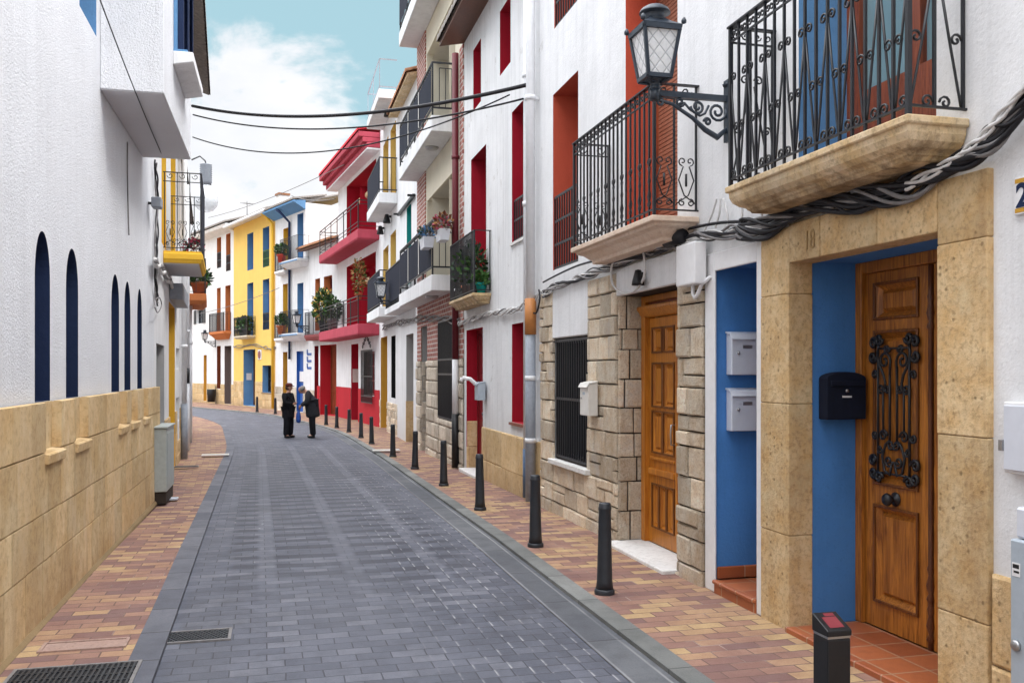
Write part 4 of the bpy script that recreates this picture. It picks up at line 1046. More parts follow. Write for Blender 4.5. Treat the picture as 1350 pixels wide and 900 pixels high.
# ------------------------------------------------------------------ LEFT SIDE (local x runs towards the camera)
FL1 = Frame((-1.6, 13.06), (-1.6, 0)); S1 = lambda s: 13.06-s
l1 = FL1.root('house', 'white stucco house with pointed blue slit windows above golden stone blocks')
slits = [(6.83, 7.26), (7.78, 8.23), (9.8, 10.26), (10.6, 11.02), (11.54, 11.92)]
sops = [OP(S1(b), S1(a), 1.48, 2.68, .26) for a, b in slits]
uw = OP(S1(9.02), S1(8.28), 4.75, 6.6, .25)
house_wall(l1, M['stucco'], 0, 17.2, 9.6, sops+[uw])
window(l1, uw, M['skyblue'], M['navy'], M['glass'], 2, 2, 0, 'window', sill=None)
for o in sops:
    a0, a1, z1 = o['a0'], o['a1'], o['z1']; c = (a0+a1)/2; hw = (a1-a0)/2; hh = .36; z0 = z1-hh
    arc = [(c-hw*math.cos(q), z0+hh*math.sin(q)**.9) for q in [math.pi*k/20 for k in range(21)]]
    sp_ = MB()
    for part, cx in ((arc[:11], a0), (arc[10:], a1)):
        vs = [(cx, 0, z1)]+[(x, 0, z) for x, z in part]
        for k in range(1, len(vs)-1): sp_.add([vs[0], vs[k], vs[k+1]], [(0, 1, 2)])
    wn = MB(); y = -o['dep']
    wn.quad((a0, y, 1.2), (a1, y, 1.2), (a1, y, z1), (a0, y, z1)); w = wn.build('window', M['navy'], l1)
    sp_.build('arch_head', M['stucco'], w)
    rv = MB(); rv.quad((a0, 0, 1.48), (a0, y, 1.48), (a0, y, z0), (a0, 0, z0)); rv.quad((a1, 0, 1.48), (a1, y, 1.48), (a1, y, z0), (a1, 0, z0))
    for (p, q) in zip(arc, arc[1:]): rv.quad((p[0], 0, p[1]), (q[0], 0, q[1]), (q[0], y, q[1]), (p[0], y, p[1]))
    rv.quad((a0, 0, 1.482), (a1, 0, 1.482), (a1, y, 1.482), (a0, y, 1.482))
    rv.build('reveal', M['navy'], w)
nops = [dict(a0=o['a0']-.015, a1=o['a1']+.015, z0=1.14, z1=1.49) for o in sops]
mo = MB(); front(mo, .0, 17.2, -.3, 1.47, nops, .02); mo.build('mortar_bed', M['sandmortar'], l1)
b = MB(); blocks(b, FRONT(.02), .0, 17.2, -.3, 1.482, nops, [.71, .32, .41, .345], (.3, .55), .0022, (.054, .057), .004, 0, .0006, .0007)
for n_ in nops:
    b.box(n_['a0'], n_['a1'], .003, .012, 1.14, 1.478)
    for x in (n_['a0'], n_['a1']): b.box(x-.004, x+.004, .003, .072, 1.145, 1.476)
b.box(-.02, .0, -.3, .07, -.3, 1.48)
b.build('stone_base', M['sandstone'], l1)
fb = MB(); fb.add([(0, .07, -.02), (17.2, .07, -.02), (17.2, .07, .03), (0, .07, .03), (0, .11, -.02), (17.2, .11, -.02), (17.2, .10, .004), (0, .10, .004)], [(0,1,2,3),(4,5,6,7),(0,1,5,4),(1,2,6,5),(2,3,7,6),(3,0,4,7)]); fb.build('wall_foot', M['sandmortar'], l1)
for n_ in nops:
    s_ = MB(); s_.add([(n_['a0']-.03, .01, 1.145), (n_['a1']+.03, .01, 1.145), (n_['a1']+.03, .105, 1.125), (n_['a0']-.03, .105, 1.125),
                       (n_['a0']-.03, .01, 1.06), (n_['a1']+.03, .01, 1.06), (n_['a1']+.03, .098, 1.055), (n_['a0']-.03, .098, 1.055)],
                      [(0,1,2,3),(4,5,6,7),(0,1,5,4),(1,2,6,5),(2,3,7,6),(3,0,4,7)])
    s_.build('window_sill', M['sandstone'], l1, .006)
j = MB(); j.box(S1(12.0), S1(9.19), .003, .56, 4.33, 9.6); jo = j.build('jetty', M['stucco'], l1, .004)
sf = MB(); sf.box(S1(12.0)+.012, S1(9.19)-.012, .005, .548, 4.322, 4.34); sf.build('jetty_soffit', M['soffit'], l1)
sl = MB(); A0, A1 = S1(11.24), S1(9.98)
sl.add([(A0, .56, 5.0), (A1, .56, 5.0), (A1, .76, 5.0), (A0, .76, 5.0), (A0, .56, 4.86), (A1, .56, 4.86), (A1, .76, 4.9), (A0, .76, 4.9)], [(0,1,2,3),(4,5,6,7),(0,1,5,4),(1,2,6,5),(2,3,7,6),(3,0,4,7)])
sl.build('balcony', M['white'], l1, .008)
sw = MB(); sw.box(A0+.05, A1-.05, .562, .60, 5.03, 7.3); sw.box(A0+.03, A1-.03, .562, .70, 5.003, 5.03)
sw = sw.build('shuttered_window', M['skyblue'], l1)
for (x0, x1) in ((A0+.06, (A0+A1)/2-.03), ((A0+A1)/2+.03, A1-.06)):
    s_ = MB()
    for x in (x0, x1-.05): s_.box(x, x+.05, .603, .66, 5.04, 7.28)
    for k in range(54): s_.add([(x0+.05, .61, 5.06+k*.04), (x1-.05, .61, 5.06+k*.04), (x1-.05, .655, 5.035+k*.04), (x0+.05, .655, 5.035+k*.04)], [(0,1,2,3)])
    s_.build('shutter', M['navy'], sw)

FL2 = Frame((-1.98, 20.5), (-1.6, 13.06))
l2 = FL2.root('house', 'white house with yellow door reveals and yellow slab balcony behind the jettied house')
dA = FL2.op(206, 216.5, 452, 560, .3); dA['z0'] = 0.0; dB = FL2.op(222.5, 230.5, 397, 560, .4); dB['z0'] = -.1
wA = FL2.op(232, 236.5, 458, 487, .2); wB = FL2.op(232, 236.5, 525, 558, .2)
yy = [FL2.op(213, 219, 205, 355, .4), FL2.op(225, 231.5, 205, 355, .4), FL2.op(234.5, 238.5, 205, 300, .35)]
for o in yy[:2]: o['z0'], o['z1'] = 3.62, 6.3
yy[2]['z0'], yy[2]['z1'] = 4.4, 6.2
house_wall(l2, M['white'], 0, FL2.L, 7.75, [dA, dB, wA, wB]+yy)
door(l2, dA, M['greyreveal'], M['dark'], 1, name='door'); door(l2, dB, M['yellow_deep'], M['darkwood'], 1, name='door')
for o in (wA, wB): window(l2, o, M['white'], M['iron'], M['dark'], 2, 2, 0, 'barred_window')
for o in yy: window(l2, o, M['yellow_deep'], M['whitepaint'], M['glass'], 2, 2, .2, 'balcony_door' if o is not yy[2] else 'window')
b = MB(); blocks(b, FRONT(0), .01, FL2.L-.02, -.4, .92, [dA, dB, dict(wB, z0=.3)], [.45, .45, .42], (.5, .9), .003, (.02, .03), .01); b.build('stone_base', M['sandstone'], l2)
tile_eave(l2, -.1, FL2.L-.8, 7.6, .6, M['greytile'], None, .32)
hb = MB(); hb.box(FL2.a(232)-.1, FL2.a(223), .003, .22, FL2.z(225, 397), FL2.z(225, 376)); hb.build('awning_box', M['pipegrey'], l2, .01)
sb0, sb1 = FL2.a(224, .1)-2.1, FL2.a(224, .1)
sl = MB(); sl.loft(sb0, sb1, .58, [(.05, 3.355), (.03, 3.36), (.015, 3.40), (.0, 3.42), (0, 3.50), (.02, 3.51), (.02, 3.54)]); sl = sl.build('balcony', M['yellow_deep'], l2, .01)
rail_box(l2, sb0, sb1, .58, 3.54, 4.75, .115, M['iron'], .014, orn_curl, .03, parent=sl, second=.14)
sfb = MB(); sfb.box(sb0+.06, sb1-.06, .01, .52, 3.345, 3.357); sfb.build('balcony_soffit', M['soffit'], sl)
cl = MB(); cl.box(sb0+.02, sb1-.02, .555, .562, 3.62, 4.70); cl.build('balcony_screen', M['navycloth'], sl)
FL3 = Frame((-2.6, 29.9), (-1.98, 20.5))
l3 = FL3.root('house', 'white house with pot balcony and drainpipes, beyond the yellow slab balcony')
w3_ = [FL3.op(247.5, 251, 300, 370, .3)]; w3_[0].update(a0=4.2, a1=5.3, z0=3.65, z1=5.8)
house_wall(l3, M['white'], 0, FL3.L, 6.2, w3_)
window(l3, w3_[0], M['terra'], M['redwood'], M['glass'], 2, 2, .3, 'balcony_door')
sl = MB(); sl.loft(3.4, 5.9, .5, [(.1, 3.36), (0, 3.45), (0, 3.62)]); sl = sl.build('balcony', M['terra'], l3, .01)
rail_box(l3, 3.4, 5.9, .5, 3.62, 4.5, .13, M['iron'], .016, None, .03, parent=sl)
FL4 = Frame((-10, 44), (-2.6, 29.9))
l4 = FL4.root('house', 'white house turning away at the bend on the pipe side of the street')
house_wall(l4, M['white'], 0, FL4.L, 6.4, []); tile_eave(l4, 0, FL4.L, 6.4, .1, M['greytile'], None)
tile_eave(l3, 0, FL3.L, 6.2, .1, M['greytile'], None)

# ------------------------------------------------------------------ drainpipes (each a thing fixed to its wall)
def pipe(F, a, d, label, segs, r=.055, group=None, collars=()):
    rt = empty('drainpipe', F.world(a, d, segs[-1][0]), F.rz, label, 'drainpipe', group); z00 = segs[-1][0]
    for (zb, zt, m_, rr) in segs:
        mb = MB(); mb.tube([(0, 0, zb-z00), (0, 0, zt-z00)], rr, 12); mb.build('pipe', m_, rt)
    cb = MB()
    for z in collars: cb.tube([(0, 0, z-.03-z00), (0, 0, z+.03-z00)], r*1.25, 12)
    for z in collars:
        c_ = MB(); c_.tube([(0, 0, z-.03-z00), (0, 0, z+.03-z00)], r*1.22, 12); c_.box(-.02, .02, -d+.004, -r*.9, z-.02-z00, z+.02-z00); c_.build('bracket', segs[0][2], rt)
    return rt
pipe(FA, 11.28, .11, 'white downpipe with orange sleeve and grey zinc foot beside the barred stone house', [(2.60, 9.4, M['pipewhite'], .058), (2.16, 2.62, M['copper'], .075), (.02, 2.2, M['pipegrey'], .066)], .06, None, (5.2, 7.0, 1.6, .8))
pipe(FA, 11.62, .07, 'slim white pipe ending in a short blue grey foot', [(.62, 9.4, M['pipewhite'], .042), (.02, .66, M['pipeblue'], .05)], .045, None, (5.6, 3.9))
pipe(FA, 16.42, .10, 'wine red downpipe with white middle and black foot between brick and crimson doorway', [(1.9, 7.5, M['pipered'], .062), (.85, 1.95, M['pipewhite'], .06), (-.08, .9, M['blackplastic'], .07)], .06, None, (3.5, 5.6))
pipe(FL2, FL2.a(243.5, .1), .09, 'white pipe with grey foot beside the golden stone base', [(.95, 7.4, M['pipewhite'], .055), (-.15, 1.0, M['pipegrey'], .07)], .06, None, (2.2, 4.2))
pipe(FL3, 7.6, .09, 'tall thin white pipe with a black joint near the pot balcony', [(1.75, 6.0, M['pipewhite'], .05), (1.4, 1.75, M['blackplastic'], .055), (-.16, 1.4, M['pipewhite'], .05)], .05, None, (2.6,))
pipe(FL3, 5.2, .10, 'farthest white pipe on the left, ending in a bent foot', [(-.16, 3.4, M['pipewhite'], .055)], .055, None, (2.4,))

# ------------------------------------------------------------------ letter boxes, meter boxes, signs
def letterbox(F, a, d, z, rz, w, h, dp, mats, label, style=0, grp=None):
    p = F.world(a, d, z) if F else (a, d, z)
    rt = empty('letterbox', p, rz, label, 'letterbox', grp)
    if style == 1:
        b = MB(); ol = [(-w/2, 0), (w/2, 0)]+[(w/2*math.cos(math.pi*k/14), h*.86+h*.14*math.sin(math.pi*k/14)) for k in range(15)]
        n_ = len(ol); b.add([(x, .003, z_) for x, z_ in ol]+[(x, dp, z_) for x, z_ in ol], [tuple(range(n_)), tuple(range(n_, 2*n_))]+[(k, (k+1) % n_, n_+(k+1) % n_, n_+k) for k in range(n_)])
        b.build('body', mats[0], rt, .006, 2)
        l = MB(); l.box(-w*.42, w*.42, dp+.001, dp+.014, h*.70, h*.82); l.build('flap', mats[0], rt, .004)
        n = MB(); n.box(-w*.12, w*.12, dp+.001, dp+.004, h*.46, h*.50); n.build('name_plate', mats[1], rt)
        k = MB(); k.lathe([(0, 0), (.012, 0), (.012, .008), (0, .01)], n=10); ko = k.build('lock', M['steel'], rt); ko.location = (0, dp, h*.6); ko.rotation_euler = (R(-90), 0, 0)
        return rt
    b = MB(); b.extr([(0.003, 0), (dp*.92, 0), (dp*.92, h*.80), (dp*.8, h*.9), (.003, h*.95)], -w/2, w/2); b.build('body', mats[0], rt, .006, 2)
    l = MB(); l.extr([(0.002, h*.955), (dp*.82, h*.91), (dp*1.08, h*.80), (dp*1.10, h*.815), (dp*.86, h*.945), (0.002, h)], -w/2-.008, w/2+.008); l.build('lid', mats[0], rt, .003)
    n = MB(); n.box(-w*.12, w*.16, dp*.921, dp*.935, h*.60, h*.68); n.build('name_plate', mats[1], rt)
    k = MB(); k.lathe([(0, 0), (.012, 0), (.012, .008), (0, .01)], n=10); ko = k.build('lock', M['steel'], rt); ko.location = (w*.3 if style == 0 else 0, dp*.92, h*.5); ko.rotation_euler = (R(-90), 0, 0)
    return rt
letterbox(None, 3.50, 6.395, 1.665, math.pi, .28, .335, .10, (M['mailwhite'], M['steel']), 'pale metal letterbox on blue recess wall, upper of the pair', 0, 'letterboxes in the blue recess')
letterbox(None, 3.50, 6.395, 1.235, math.pi, .28, .33, .10, (M['mailwhite'], M['steel']), 'pale metal letterbox on blue recess wall, lower of the pair', 0, 'letterboxes in the blue recess')
letterbox(None, 3.595, 5.295, 1.38, math.pi, .29, .31, .10, (M['navycloth'], M['whitepaint']), 'black letterbox on blue wall beside the ornate wooden door', 1)
letterbox(FA, 9.0, .06, 1.23, FA.rz, .26, .36, .12, (M['cream_metal'], M['cabgrey']), 'off white letterbox on stone wall between barred window and wooden door', 0)
lb = letterbox(FA, 14.35, .03, 1.22, FA.rz, .24, .30, .14, (M['cabgrey'], M['steel']), 'grey letterbox beside the crimson doorway with rolled paper in it', 0)
rp_ = MB(); rp_.tube([(.02, .06, .2), (.05, .22, .34), (.08, .34, .36)], .035, 8); rp_.tube([(.08, .34, .36), (.09, .36, .30)], .03, 8); rp_.build('rolled_paper', M['whitepaint'], lb)
# junction box and elbow
jb = empty('junction_box', FA.world(6.62, .0, 2.37), FA.rz, 'white plastic junction box at the corner above blue recess', 'junction box')
b = MB(); b.box(-.17, .17, .045, .15, .0, .33); b.build('box', M['whitepaint'], jb, .012, 2)
b = MB(); b.tube([(-.02, .09, .0), (-.02, .09, -.07), (-.06, .09, -.10), (-.10, .085, -.07), (-.13, .07, 0), (-.2, .03, .05)], .016, 8); b.build('conduit', M['whitepaint'], jb)
# meter box and cabinet at the edge of the frame
a_ = FA.a(1321, .05)
mbx = empty('meter_box', FA.world(a_-.22, 0, FA.z(1340, 625, .05)), FA.rz, 'white square meter box on wall beside the stone portal', 'meter box')
b = MB(); b.box(-.22, .22, .003, .045, 0, .325); b.build('frame', M['whitepaint'], mbx, .006)
b = MB(); b.box(-.20, .205, .046, .058, .015, .31); b.build('door', M['mailwhite'], mbx, .004)
b = MB(); b.box(.205, .228, .03, .064, .10, .15); b.build('hinge', M['steel'], mbx)
a_ = FA.a(1331, .14)
cab = empty('meter_cabinet', FA.world(a_-.25, 0, 0), FA.rz, 'tall grey meter cabinet at edge of photo below meter box', 'cabinet')
b = MB(); b.box(-.25, .25, .04, .14, .02, .96); b.build('body', M['cabgrey'], cab, .008)
b = MB(); b.box(-.25, .24, .04, .12, .965, 1.10); b.build('hood', M['mailwhite'], cab, .01)
k = MB(); k.lathe([(0, 0), (.025, 0), (.025, .01), (.018, .018), (0, .02)], n=14); ko = k.build('lock', M['steel'], cab); ko.location = (.21, .14, .50); ko.rotation_euler = (R(-90), 0, 0)
b = MB(); b.box(.19, .235, .1405, .142, .80, .86); b.build('sticker', M['whitepaint'], cab)
b = MB(); b.box(.195, .23, .1422, .1426, .835, .853); b.box(.195, .225, .1422, .1426, .815, .825); b.build('sticker_print', M['blackplastic'], cab)
# house number tile
a_ = FA.a(1341); z0, z1 = FA.z(1342, 284), FA.z(1342, 235)
nt = empty('house_number', FA.world(a_-.085, .004, z0), FA.rz, 'glazed house number tile reading 2 above the meter box', 'number tile')
b = MB(); b.box(-.085, .085, 0, .012, 0, z1-z0); b.build('tile', M['whitepaint'], nt, .002)
b = MB()
for (zz, ) in ((.008,), (z1-z0-.028,)): b.box(-.08, .08, .0125, .0135, zz, zz+.02)
b.build('tile_border', M['ochre'], nt)
def text_mesh(body, size, mat):
    t = bpy.data.curves.new('lettering', 'FONT'); t.body = body; t.size = size; t.extrude = .0008; t.offset = .004; t.align_x = 'CENTER'
    o = bpy.data.objects.new('lettering', t); col.objects.link(o); bpy.context.view_layer.update()
    me = bpy.data.meshes.new_from_object(o.evaluated_get(bpy.context.evaluated_depsgraph_get())); bpy.data.objects.remove(o)
    me.materials.clear(); me.materials.append(mat); return me
o = bpy.data.objects.new('numeral', text_mesh('2', .15, M['navy'])); col.objects.link(o); o.parent = nt; o.location = (.037, .014, .034); o.rotation_euler = (R(90), 0, R(180))
# small black lamp over the door, wall lamps of the yellow-reveal house
def spot(F, px, py, label, s=1.0, d=0, grp=None):
    a, t = F.at(px, d)
    rt = empty('wall_light', F.world(a, d, F.z(px, py, d)), F.rz, label, 'wall light', grp)
    b = MB(); b.lathe([(.075*s, -.08*s), (.07*s, -.04*s), (.035*s, .09*s), (0, .10*s)], (0, .09*s, 0), 12); b.build('shade', M['blackplastic'], rt)
    b = MB(); b.box(-.02*s, .02*s, 0.004, .07*s, .03*s, .07*s); b.build('bracket', M['blackplastic'], rt)
spot(FA, 851, 367, 'small black cone lamp on white lintel over varnished door', .8, .04)
spot(FA, 516, 289, 'black cone wall lamp under second floor balcony, nearer of the pair', 1.5, 0, 'cone lamps of the yellow reveal house')
spot(FA, 507, 304, 'black cone wall lamp under second floor balcony, farther of the pair', 1.5, 0, 'cone lamps of the yellow reveal house')
spot(FA, 517, 149, 'black cone wall lamp high under the roof terrace', 1.5, 0, 'cone lamps of the yellow reveal house')

# ------------------------------------------------------------------ street lamps on wall brackets
def make_lamp():
    rt = empty('street_lamp', (0, 0, 0), 0, 'lamp', 'street lamp', 'bracket street lamps')
    b = MB(); b.box(-.035, .035, .004, .03, -.32, .14)
    b.bar((0, .02, .0), (0, .62, .0), .036, .042); b.tube([(0, .02, .1), (0, .03, .12)], .03, 8)
    b.tube([(0, .60, -.04), (0, .46, -.07), (0, .30, -.16), (0, .20, -.24), (0, .10, -.29), (0, .02, -.22)], [.013, .013, .015, .02, .024, .016], 8)
    P = lambda u, v: (0, u, v)
    for (cx, cz, r, a, tn, sg) in ((.10, -.10, .075, math.pi*.9, 1.6, 1), (.26, -.075, .055, 0, 1.5, -1), (.40, -.05, .035, math.pi, 1.4, 1), (.56, -.06, .035, 0, 1.4, 1), (.18, -.18, .03, 0, 1.3, 1)):
        scroll(b, P, cx, cz, r, a, tn, sg, .011, 6, 20)
    b.tube([(0, .17, -.06), (0, .2, -.12), (0, .24, -.14), (0, .32, -.10), (0, .36, -.06)], .010, 6)
    b.tube([(0, .60, -.05), (0, .60, .03)], .038, 10); b.build('bracket', M['lampiron'], rt)
    c = (0, .60)
    h0, h1 = .105, .44; r0, r1 = .087, .135
    fm = MB()
    fm.lathe([(.03, .02), (.045, .035), (.035, .05), (.035, .065), (.05, .08), (.085, .092)], (0, .60, 0), 10)
    for (r, z, t_) in ((r0, h0, .03), (r1, h1, .032)):
        for (p, q) in (((-1, -1), (1, -1)), ((1, -1), (1, 1)), ((1, 1), (-1, 1)), ((-1, 1), (-1, -1))):
            fm.bar((p[0]*r, c[1]+p[1]*r, z), (q[0]*r, c[1]+q[1]*r, z), t_, t_)
    for (sx, sy) in ((-1, -1), (1, -1), (1, 1), (-1, 1)):
        fm.bar((sx*r0, c[1]+sy*r0, h0), (sx*r1, c[1]+sy*r1, h1), .024)
        fm.lathe([(0, 0), (.018, .008), (.02, .025), (.010, .045), (0, .052)], (sx*(r1+.022), c[1]+sy*(r1+.022), h1+.02), 8)
        fm.tube([(sx*.03, c[1]+sy*.03, .07), (sx*.09, c[1]+sy*.09, h0-.01)], .010, 6)
    fm.box(-r0, r0, c[1]-r0, c[1]+r0, h0-.012, h0+.005)
    lf = fm.build('lantern_frame', M['lampiron'], rt)
    for (p, q) in (((-1, -1), (1, -1)), ((1, -1), (1, 1)), ((1, 1), (-1, 1)), ((-1, 1), (-1, -1))):
        g_ = MB(); k = .97
        g_.quad((p[0]*r0*k, c[1]+p[1]*r0*k, h0), (q[0]*r0*k, c[1]+q[1]*r0*k, h0), (q[0]*r1*k, c[1]+q[1]*r1*k, h1), (p[0]*r1*k, c[1]+p[1]*r1*k, h1)); g_.build('pane', M['milk'], lf)
    cp = MB(); s2 = math.sqrt(2)
    cp.lathe([(r1*s2*1.10, h1+.0), (r1*s2*1.12, h1+.035), (r1*s2*.98, h1+.055), (r1*s2*.72, h1+.09), (r1*s2*.5, h1+.125), (.085, h1+.14)], (0, c[1], 0), 4, 0, False, math.pi/4)
    cp.lathe([(.085, h1+.12), (.07, h1+.14), (.07, h1+.20), (.075, h1+.205), (.115, h1+.21), (.112, h1+.225), (.10, h1+.255), (.07, h1+.285), (.03, h1+.30), (0, h1+.302)], (0, c[1], 0), 18)
    cp.v = [(x, y_, h1+(z_-h1)*.66) for x, y_, z_ in cp.v]
    cp.build('lantern_cap', M['lampiron'], rt)
    return rt
lamp = make_lamp()
lamps = [(FA, 6.17, 3.72, 'large dark iron bracket lamp between the two scrolled balconies'),
         (FA, 24.3, 3.55, 'bracket lamp by the small white balconies of the yellow reveal house'),
         (F9, F9.at(391, .6)[0], 3.62, 'bracket lamp on the blue door house round the bend'),
         (F11, F11.at(270, .6)[0], 3.3, 'bracket lamp on the farthest white house by the shuttered window')]
for i, (F, a, z, lb_) in enumerate(lamps):
    o = lamp if i == 0 else copy_tree(lamp)
    o.location = F.world(a, .0, z); o.rotation_euler.z = F.rz; o['label'] = lb_
# giant decorative bulb
bx = empty('bulb_lamp', FL2.world(FL2.a(252.5), .0, 7.25), FL2.rz, 'giant clear bulb shaped ornament with grey ribbed socket hanging beside yellow balcony', 'ornament')
b = MB(); b.tube([(0, .0, .3), (0, .22, .42), (0, .36, .30), (0, .38, .2)], .02, 8); b.build('hook', M['iron'], bx)
b = MB(); pr = [(0, .22), (.12, .21)]
for k in range(9): pr += [(.17, .19-k*.06), (.145, .165-k*.06)]
pr += [(.15, -.36), (0, -.36)]; b.lathe(pr, (0, .38, 0), 18); b.build('socket', M['pipegrey'], bx)
b = MB(); b.lathe([(.12, -.36), (.15, -.42), (.24, -.55), (.31, -.70), (.33, -.83), (.30, -.96), (.20, -1.08), (.08, -1.13), (0, -1.135)], (0, .38, 0), 24); b.build('bulb_glass', M['clear'], bx)
b = MB(); b.tube([(0, .38, -.36), (0, .33, -.7), (0, .41, -.8), (0, .46, -.7), (0, .41, -.45)], .008, 5); b.build('filament', M['iron'], bx)

# ------------------------------------------------------------------ cables
def resample(pts, n):
    P = [Vector(p) for p in pts]; out = []
    for i in range(n+1):
        t = i/n*(len(P)-1); k = min(int(t), len(P)-2); f = t-k
        p0, p1, p2, p3 = P[max(k-1, 0)], P[k], P[k+1], P[min(k+2, len(P)-1)]
        out.append(.5*((2*p1)+(-p0+p2)*f+(2*p0-5*p1+4*p2-p3)*f*f+(-p0+3*p1-3*p2+p3)*f**3))
    return out
def path_px(F, lst, d): return [F.world(F.a(x, d), d, F.z(x, y, d)) for x, y in lst]
cb = empty('cable_bundle', (3.2, 6, 2.7), 0, 'thick twisted bundle of black and whitewashed cables along the house fronts', 'cables')
def strand(name, pts, r, amp, ph, freq, mat, n=130, parent=cb, sides=6):
    ps = resample(pts, n); off = Vector(parent.location) if parent else Vector()
    mb = MB(); q = []
    for i, p in enumerate(ps):
        t = i/n; a = ph+freq*t*2*math.pi
        q.append(p-off+Vector((amp*.35*math.cos(a)-amp*.1, 0, amp*math.sin(a)+amp*.5*math.sin(a*.37+ph))))
    mb.tube(q, r, sides); return mb.build(name, mat, parent)
mainp = [(716, 389), (735, 377), (760, 367), (790, 356), (815, 347), (850, 334), (880, 325), (905, 318), (935, 310), (975, 303), (1010, 299), (1050, 280), (1095, 268), (1140, 262), (1190, 250), (1240, 228), (1290, 200), (1330, 160), (1380, 95)]
far_, near_ = path_px(FA, mainp[:11], .075), path_px(FA, mainp[9:], .075)
for k in range(9):
    m_ = [M['cablewhite'], M['cable'], M['cablegrey'], M['cablewhite'], M['cable'], M['cablewhite'], M['cablegrey'], M['cable'], M['cable']][k]
    strand('cable', far_, random.uniform(.006, .013), random.uniform(.01, .055), k*.8, random.uniform(1.5, 8), m_, 150)
for k in range(15):
    m_ = M['cable'] if k % 6 else M['cablegrey']
    strand('cable', near_, random.uniform(.008, .016), random.uniform(.015, .06), k*.55, random.uniform(.5, 4), m_, 120)
for k in range(3): strand('cable', path_px(FA, [(1195, 246), (1250, 216), (1290, 185), (1330, 140), (1380, 80)], .1), .010, .015, k*2, 3, M['cablewhite'], 60)
strand('cable', path_px(FA, [(716, 372), (760, 352), (805, 338), (850, 322), (900, 305), (950, 292), (1000, 290)], .05), .012, .008, 0, 2, M['cable'])
lp_ = path_px(FA, [(846, 320), (850, 345), (848, 368), (835, 384), (820, 386), (808, 375), (806, 355), (813, 338), (830, 328)], .10)
strand('cable_loop', lp_, .012, 0, 0, 0, M['cablewhite'], 60)
for (x0, y0, x1, y1) in ((950, 262, 943, 300), (954, 262, 960, 302), (978, 268, 975, 300), (1003, 275, 1003, 298), (945, 262, 925, 312)):
    strand('cable', path_px(FA, [(x0, y0), ((x0+x1)/2+2, (y0+y1)/2), (x1, y1)], .05), .008, 0, 0, 0, M['cablewhite'], 20)
sl_ = MB(); q = path_px(FA, [(845, 325), (872, 318)], .11); sl_.tube([Vector(p)-cb.location for p in q], .05, 10); sl_.build('splice_sleeve', M['cablewhite'], cb)
sl_ = MB(); q = path_px(FA, [(880, 318), (900, 311)], .11); sl_.tube([Vector(p)-cb.location for p in q], .06, 10); sl_.build('splice_sleeve', M['cable'], cb)
c2b = empty('cable_bundle', (3.2, 13, 2.6), 0, 'whitewashed cables over the crimson doorway and grey pipe', 'cables')
for k in range(5):
    strand('cable', path_px(FA, [(714, 388), (700, 398), (685, 406), (660, 412), (635, 416), (612, 424), (604, 428)], .05), random.uniform(.01, .018), .03, k*1.3, random.uniform(3, 8), M['cablewhite'] if k else M['cablegrey'], 90, c2b)
strand('cable_loop', path_px(FA, [(710, 382), (712, 400), (706, 412), (696, 408), (692, 396), (700, 388)], .09), .012, .02, 0, 2, M['cable'], 50, c2b)
strand('cable', path_px(FA, [(701, 225), (697, 260), (694, 320), (699, 370), (704, 385)], .03), .008, .006, 0, 2, M['cablegrey'], 50, c2b)
c3b = empty('cable_bundle', (3.2, 24, 2.6), 0, 'thin grey cables looping across the far doorways', 'cables')
for k in range(3): strand('cable', path_px(FA, [(606, 424), (580, 420), (552, 420), (535, 424), (520, 427), (505, 432)], .05), .018, .05, k*2, 5, M['cablegrey'], 70, c3b)
for k in range(2): strand('cable', path_px(F10, [(308, 458), (325, 455), (345, 456), (355, 460), (363, 458)], .05), .02, .06, k*2, 3, M['cablegrey'], 40, c3b)
strand('cable', path_px(F7, [(496, 436), (480, 436), (465, 444), (447, 447)], .05), .02, .04, 0, 3, M['cablegrey'], 40, c3b)
c4b = empty('cable_bundle', (-1.5, 14, 3.5), 0, 'tangle of thin cables below the jetty on the stucco house', 'cables')
strand('cable', path_px(FL1, [(168, 187), (168, 230), (169, 280), (170, 310)], .02), .008, .0, 0, 0, M['cablegrey'], 30, c4b)
for k in range(3):
    strand('cable', path_px(FL2, [(205.5, 215), (207+k*.6, 262), (206+k*.7, 320), (206, 370), (207+k, 400)], .04), .012, .04, k*2, 3, M['cable'] if k else M['cablegrey'], 50, c4b)
strand('cable', path_px(FL2, [(205, 345), (212, 352), (222, 366), (232, 380), (238, 395)], .06), .03, .03, 0, 4, M['cablegrey'], 50, c4b)
strand('cable', path_px(FL2, [(205, 345), (212, 355), (222, 370), (232, 384), (238, 399)], .06), .03, .03, 2, 5, M['cablewhite'], 50, c4b)
strand('cable_loop', path_px(FL2, [(205, 395), (210, 392), (213, 402), (208, 412), (204, 405)], .06), .008, 0, 0, 0, M['cablegrey'], 40, c4b)
fl_ = empty('floodlight', FL1.world(FL1.a(195), .0, FL1.z(195, 274)), FL1.rz, 'small grey floodlight box under the jetty corner', 'light')
b = MB(); b.box(-.10, .10, .05, .17, 0, .13); b.build('housing', M['pipegrey'], fl_, .01)
b = MB(); b.bar((0, .004, .06), (0, .1, .06), .03); b.build('bracket', M['iron'], fl_)
def overhead(label, p, q, sag, r, mat, n=40):
    p, q = Vector(p), Vector(q); pts = []
    for i in range(n+1):
        t = i/n; v = p.lerp(q, t); v.z -= sag*4*t*(1-t); pts.append(v-p)
    mb = MB(); mb.tube(pts, r, 6); o = mb.build('overhead_cable', mat); o.location = p; return tag(o, label, 'cable')
A = Vector(FA.world(11.3, .12, FA.z(707, 101, .12))); Bp = (-1.62, 19.0, 6.92)
overhead('thick black cable spanning the street from white downpipe', A, Bp, .30, .028, M['cable'])
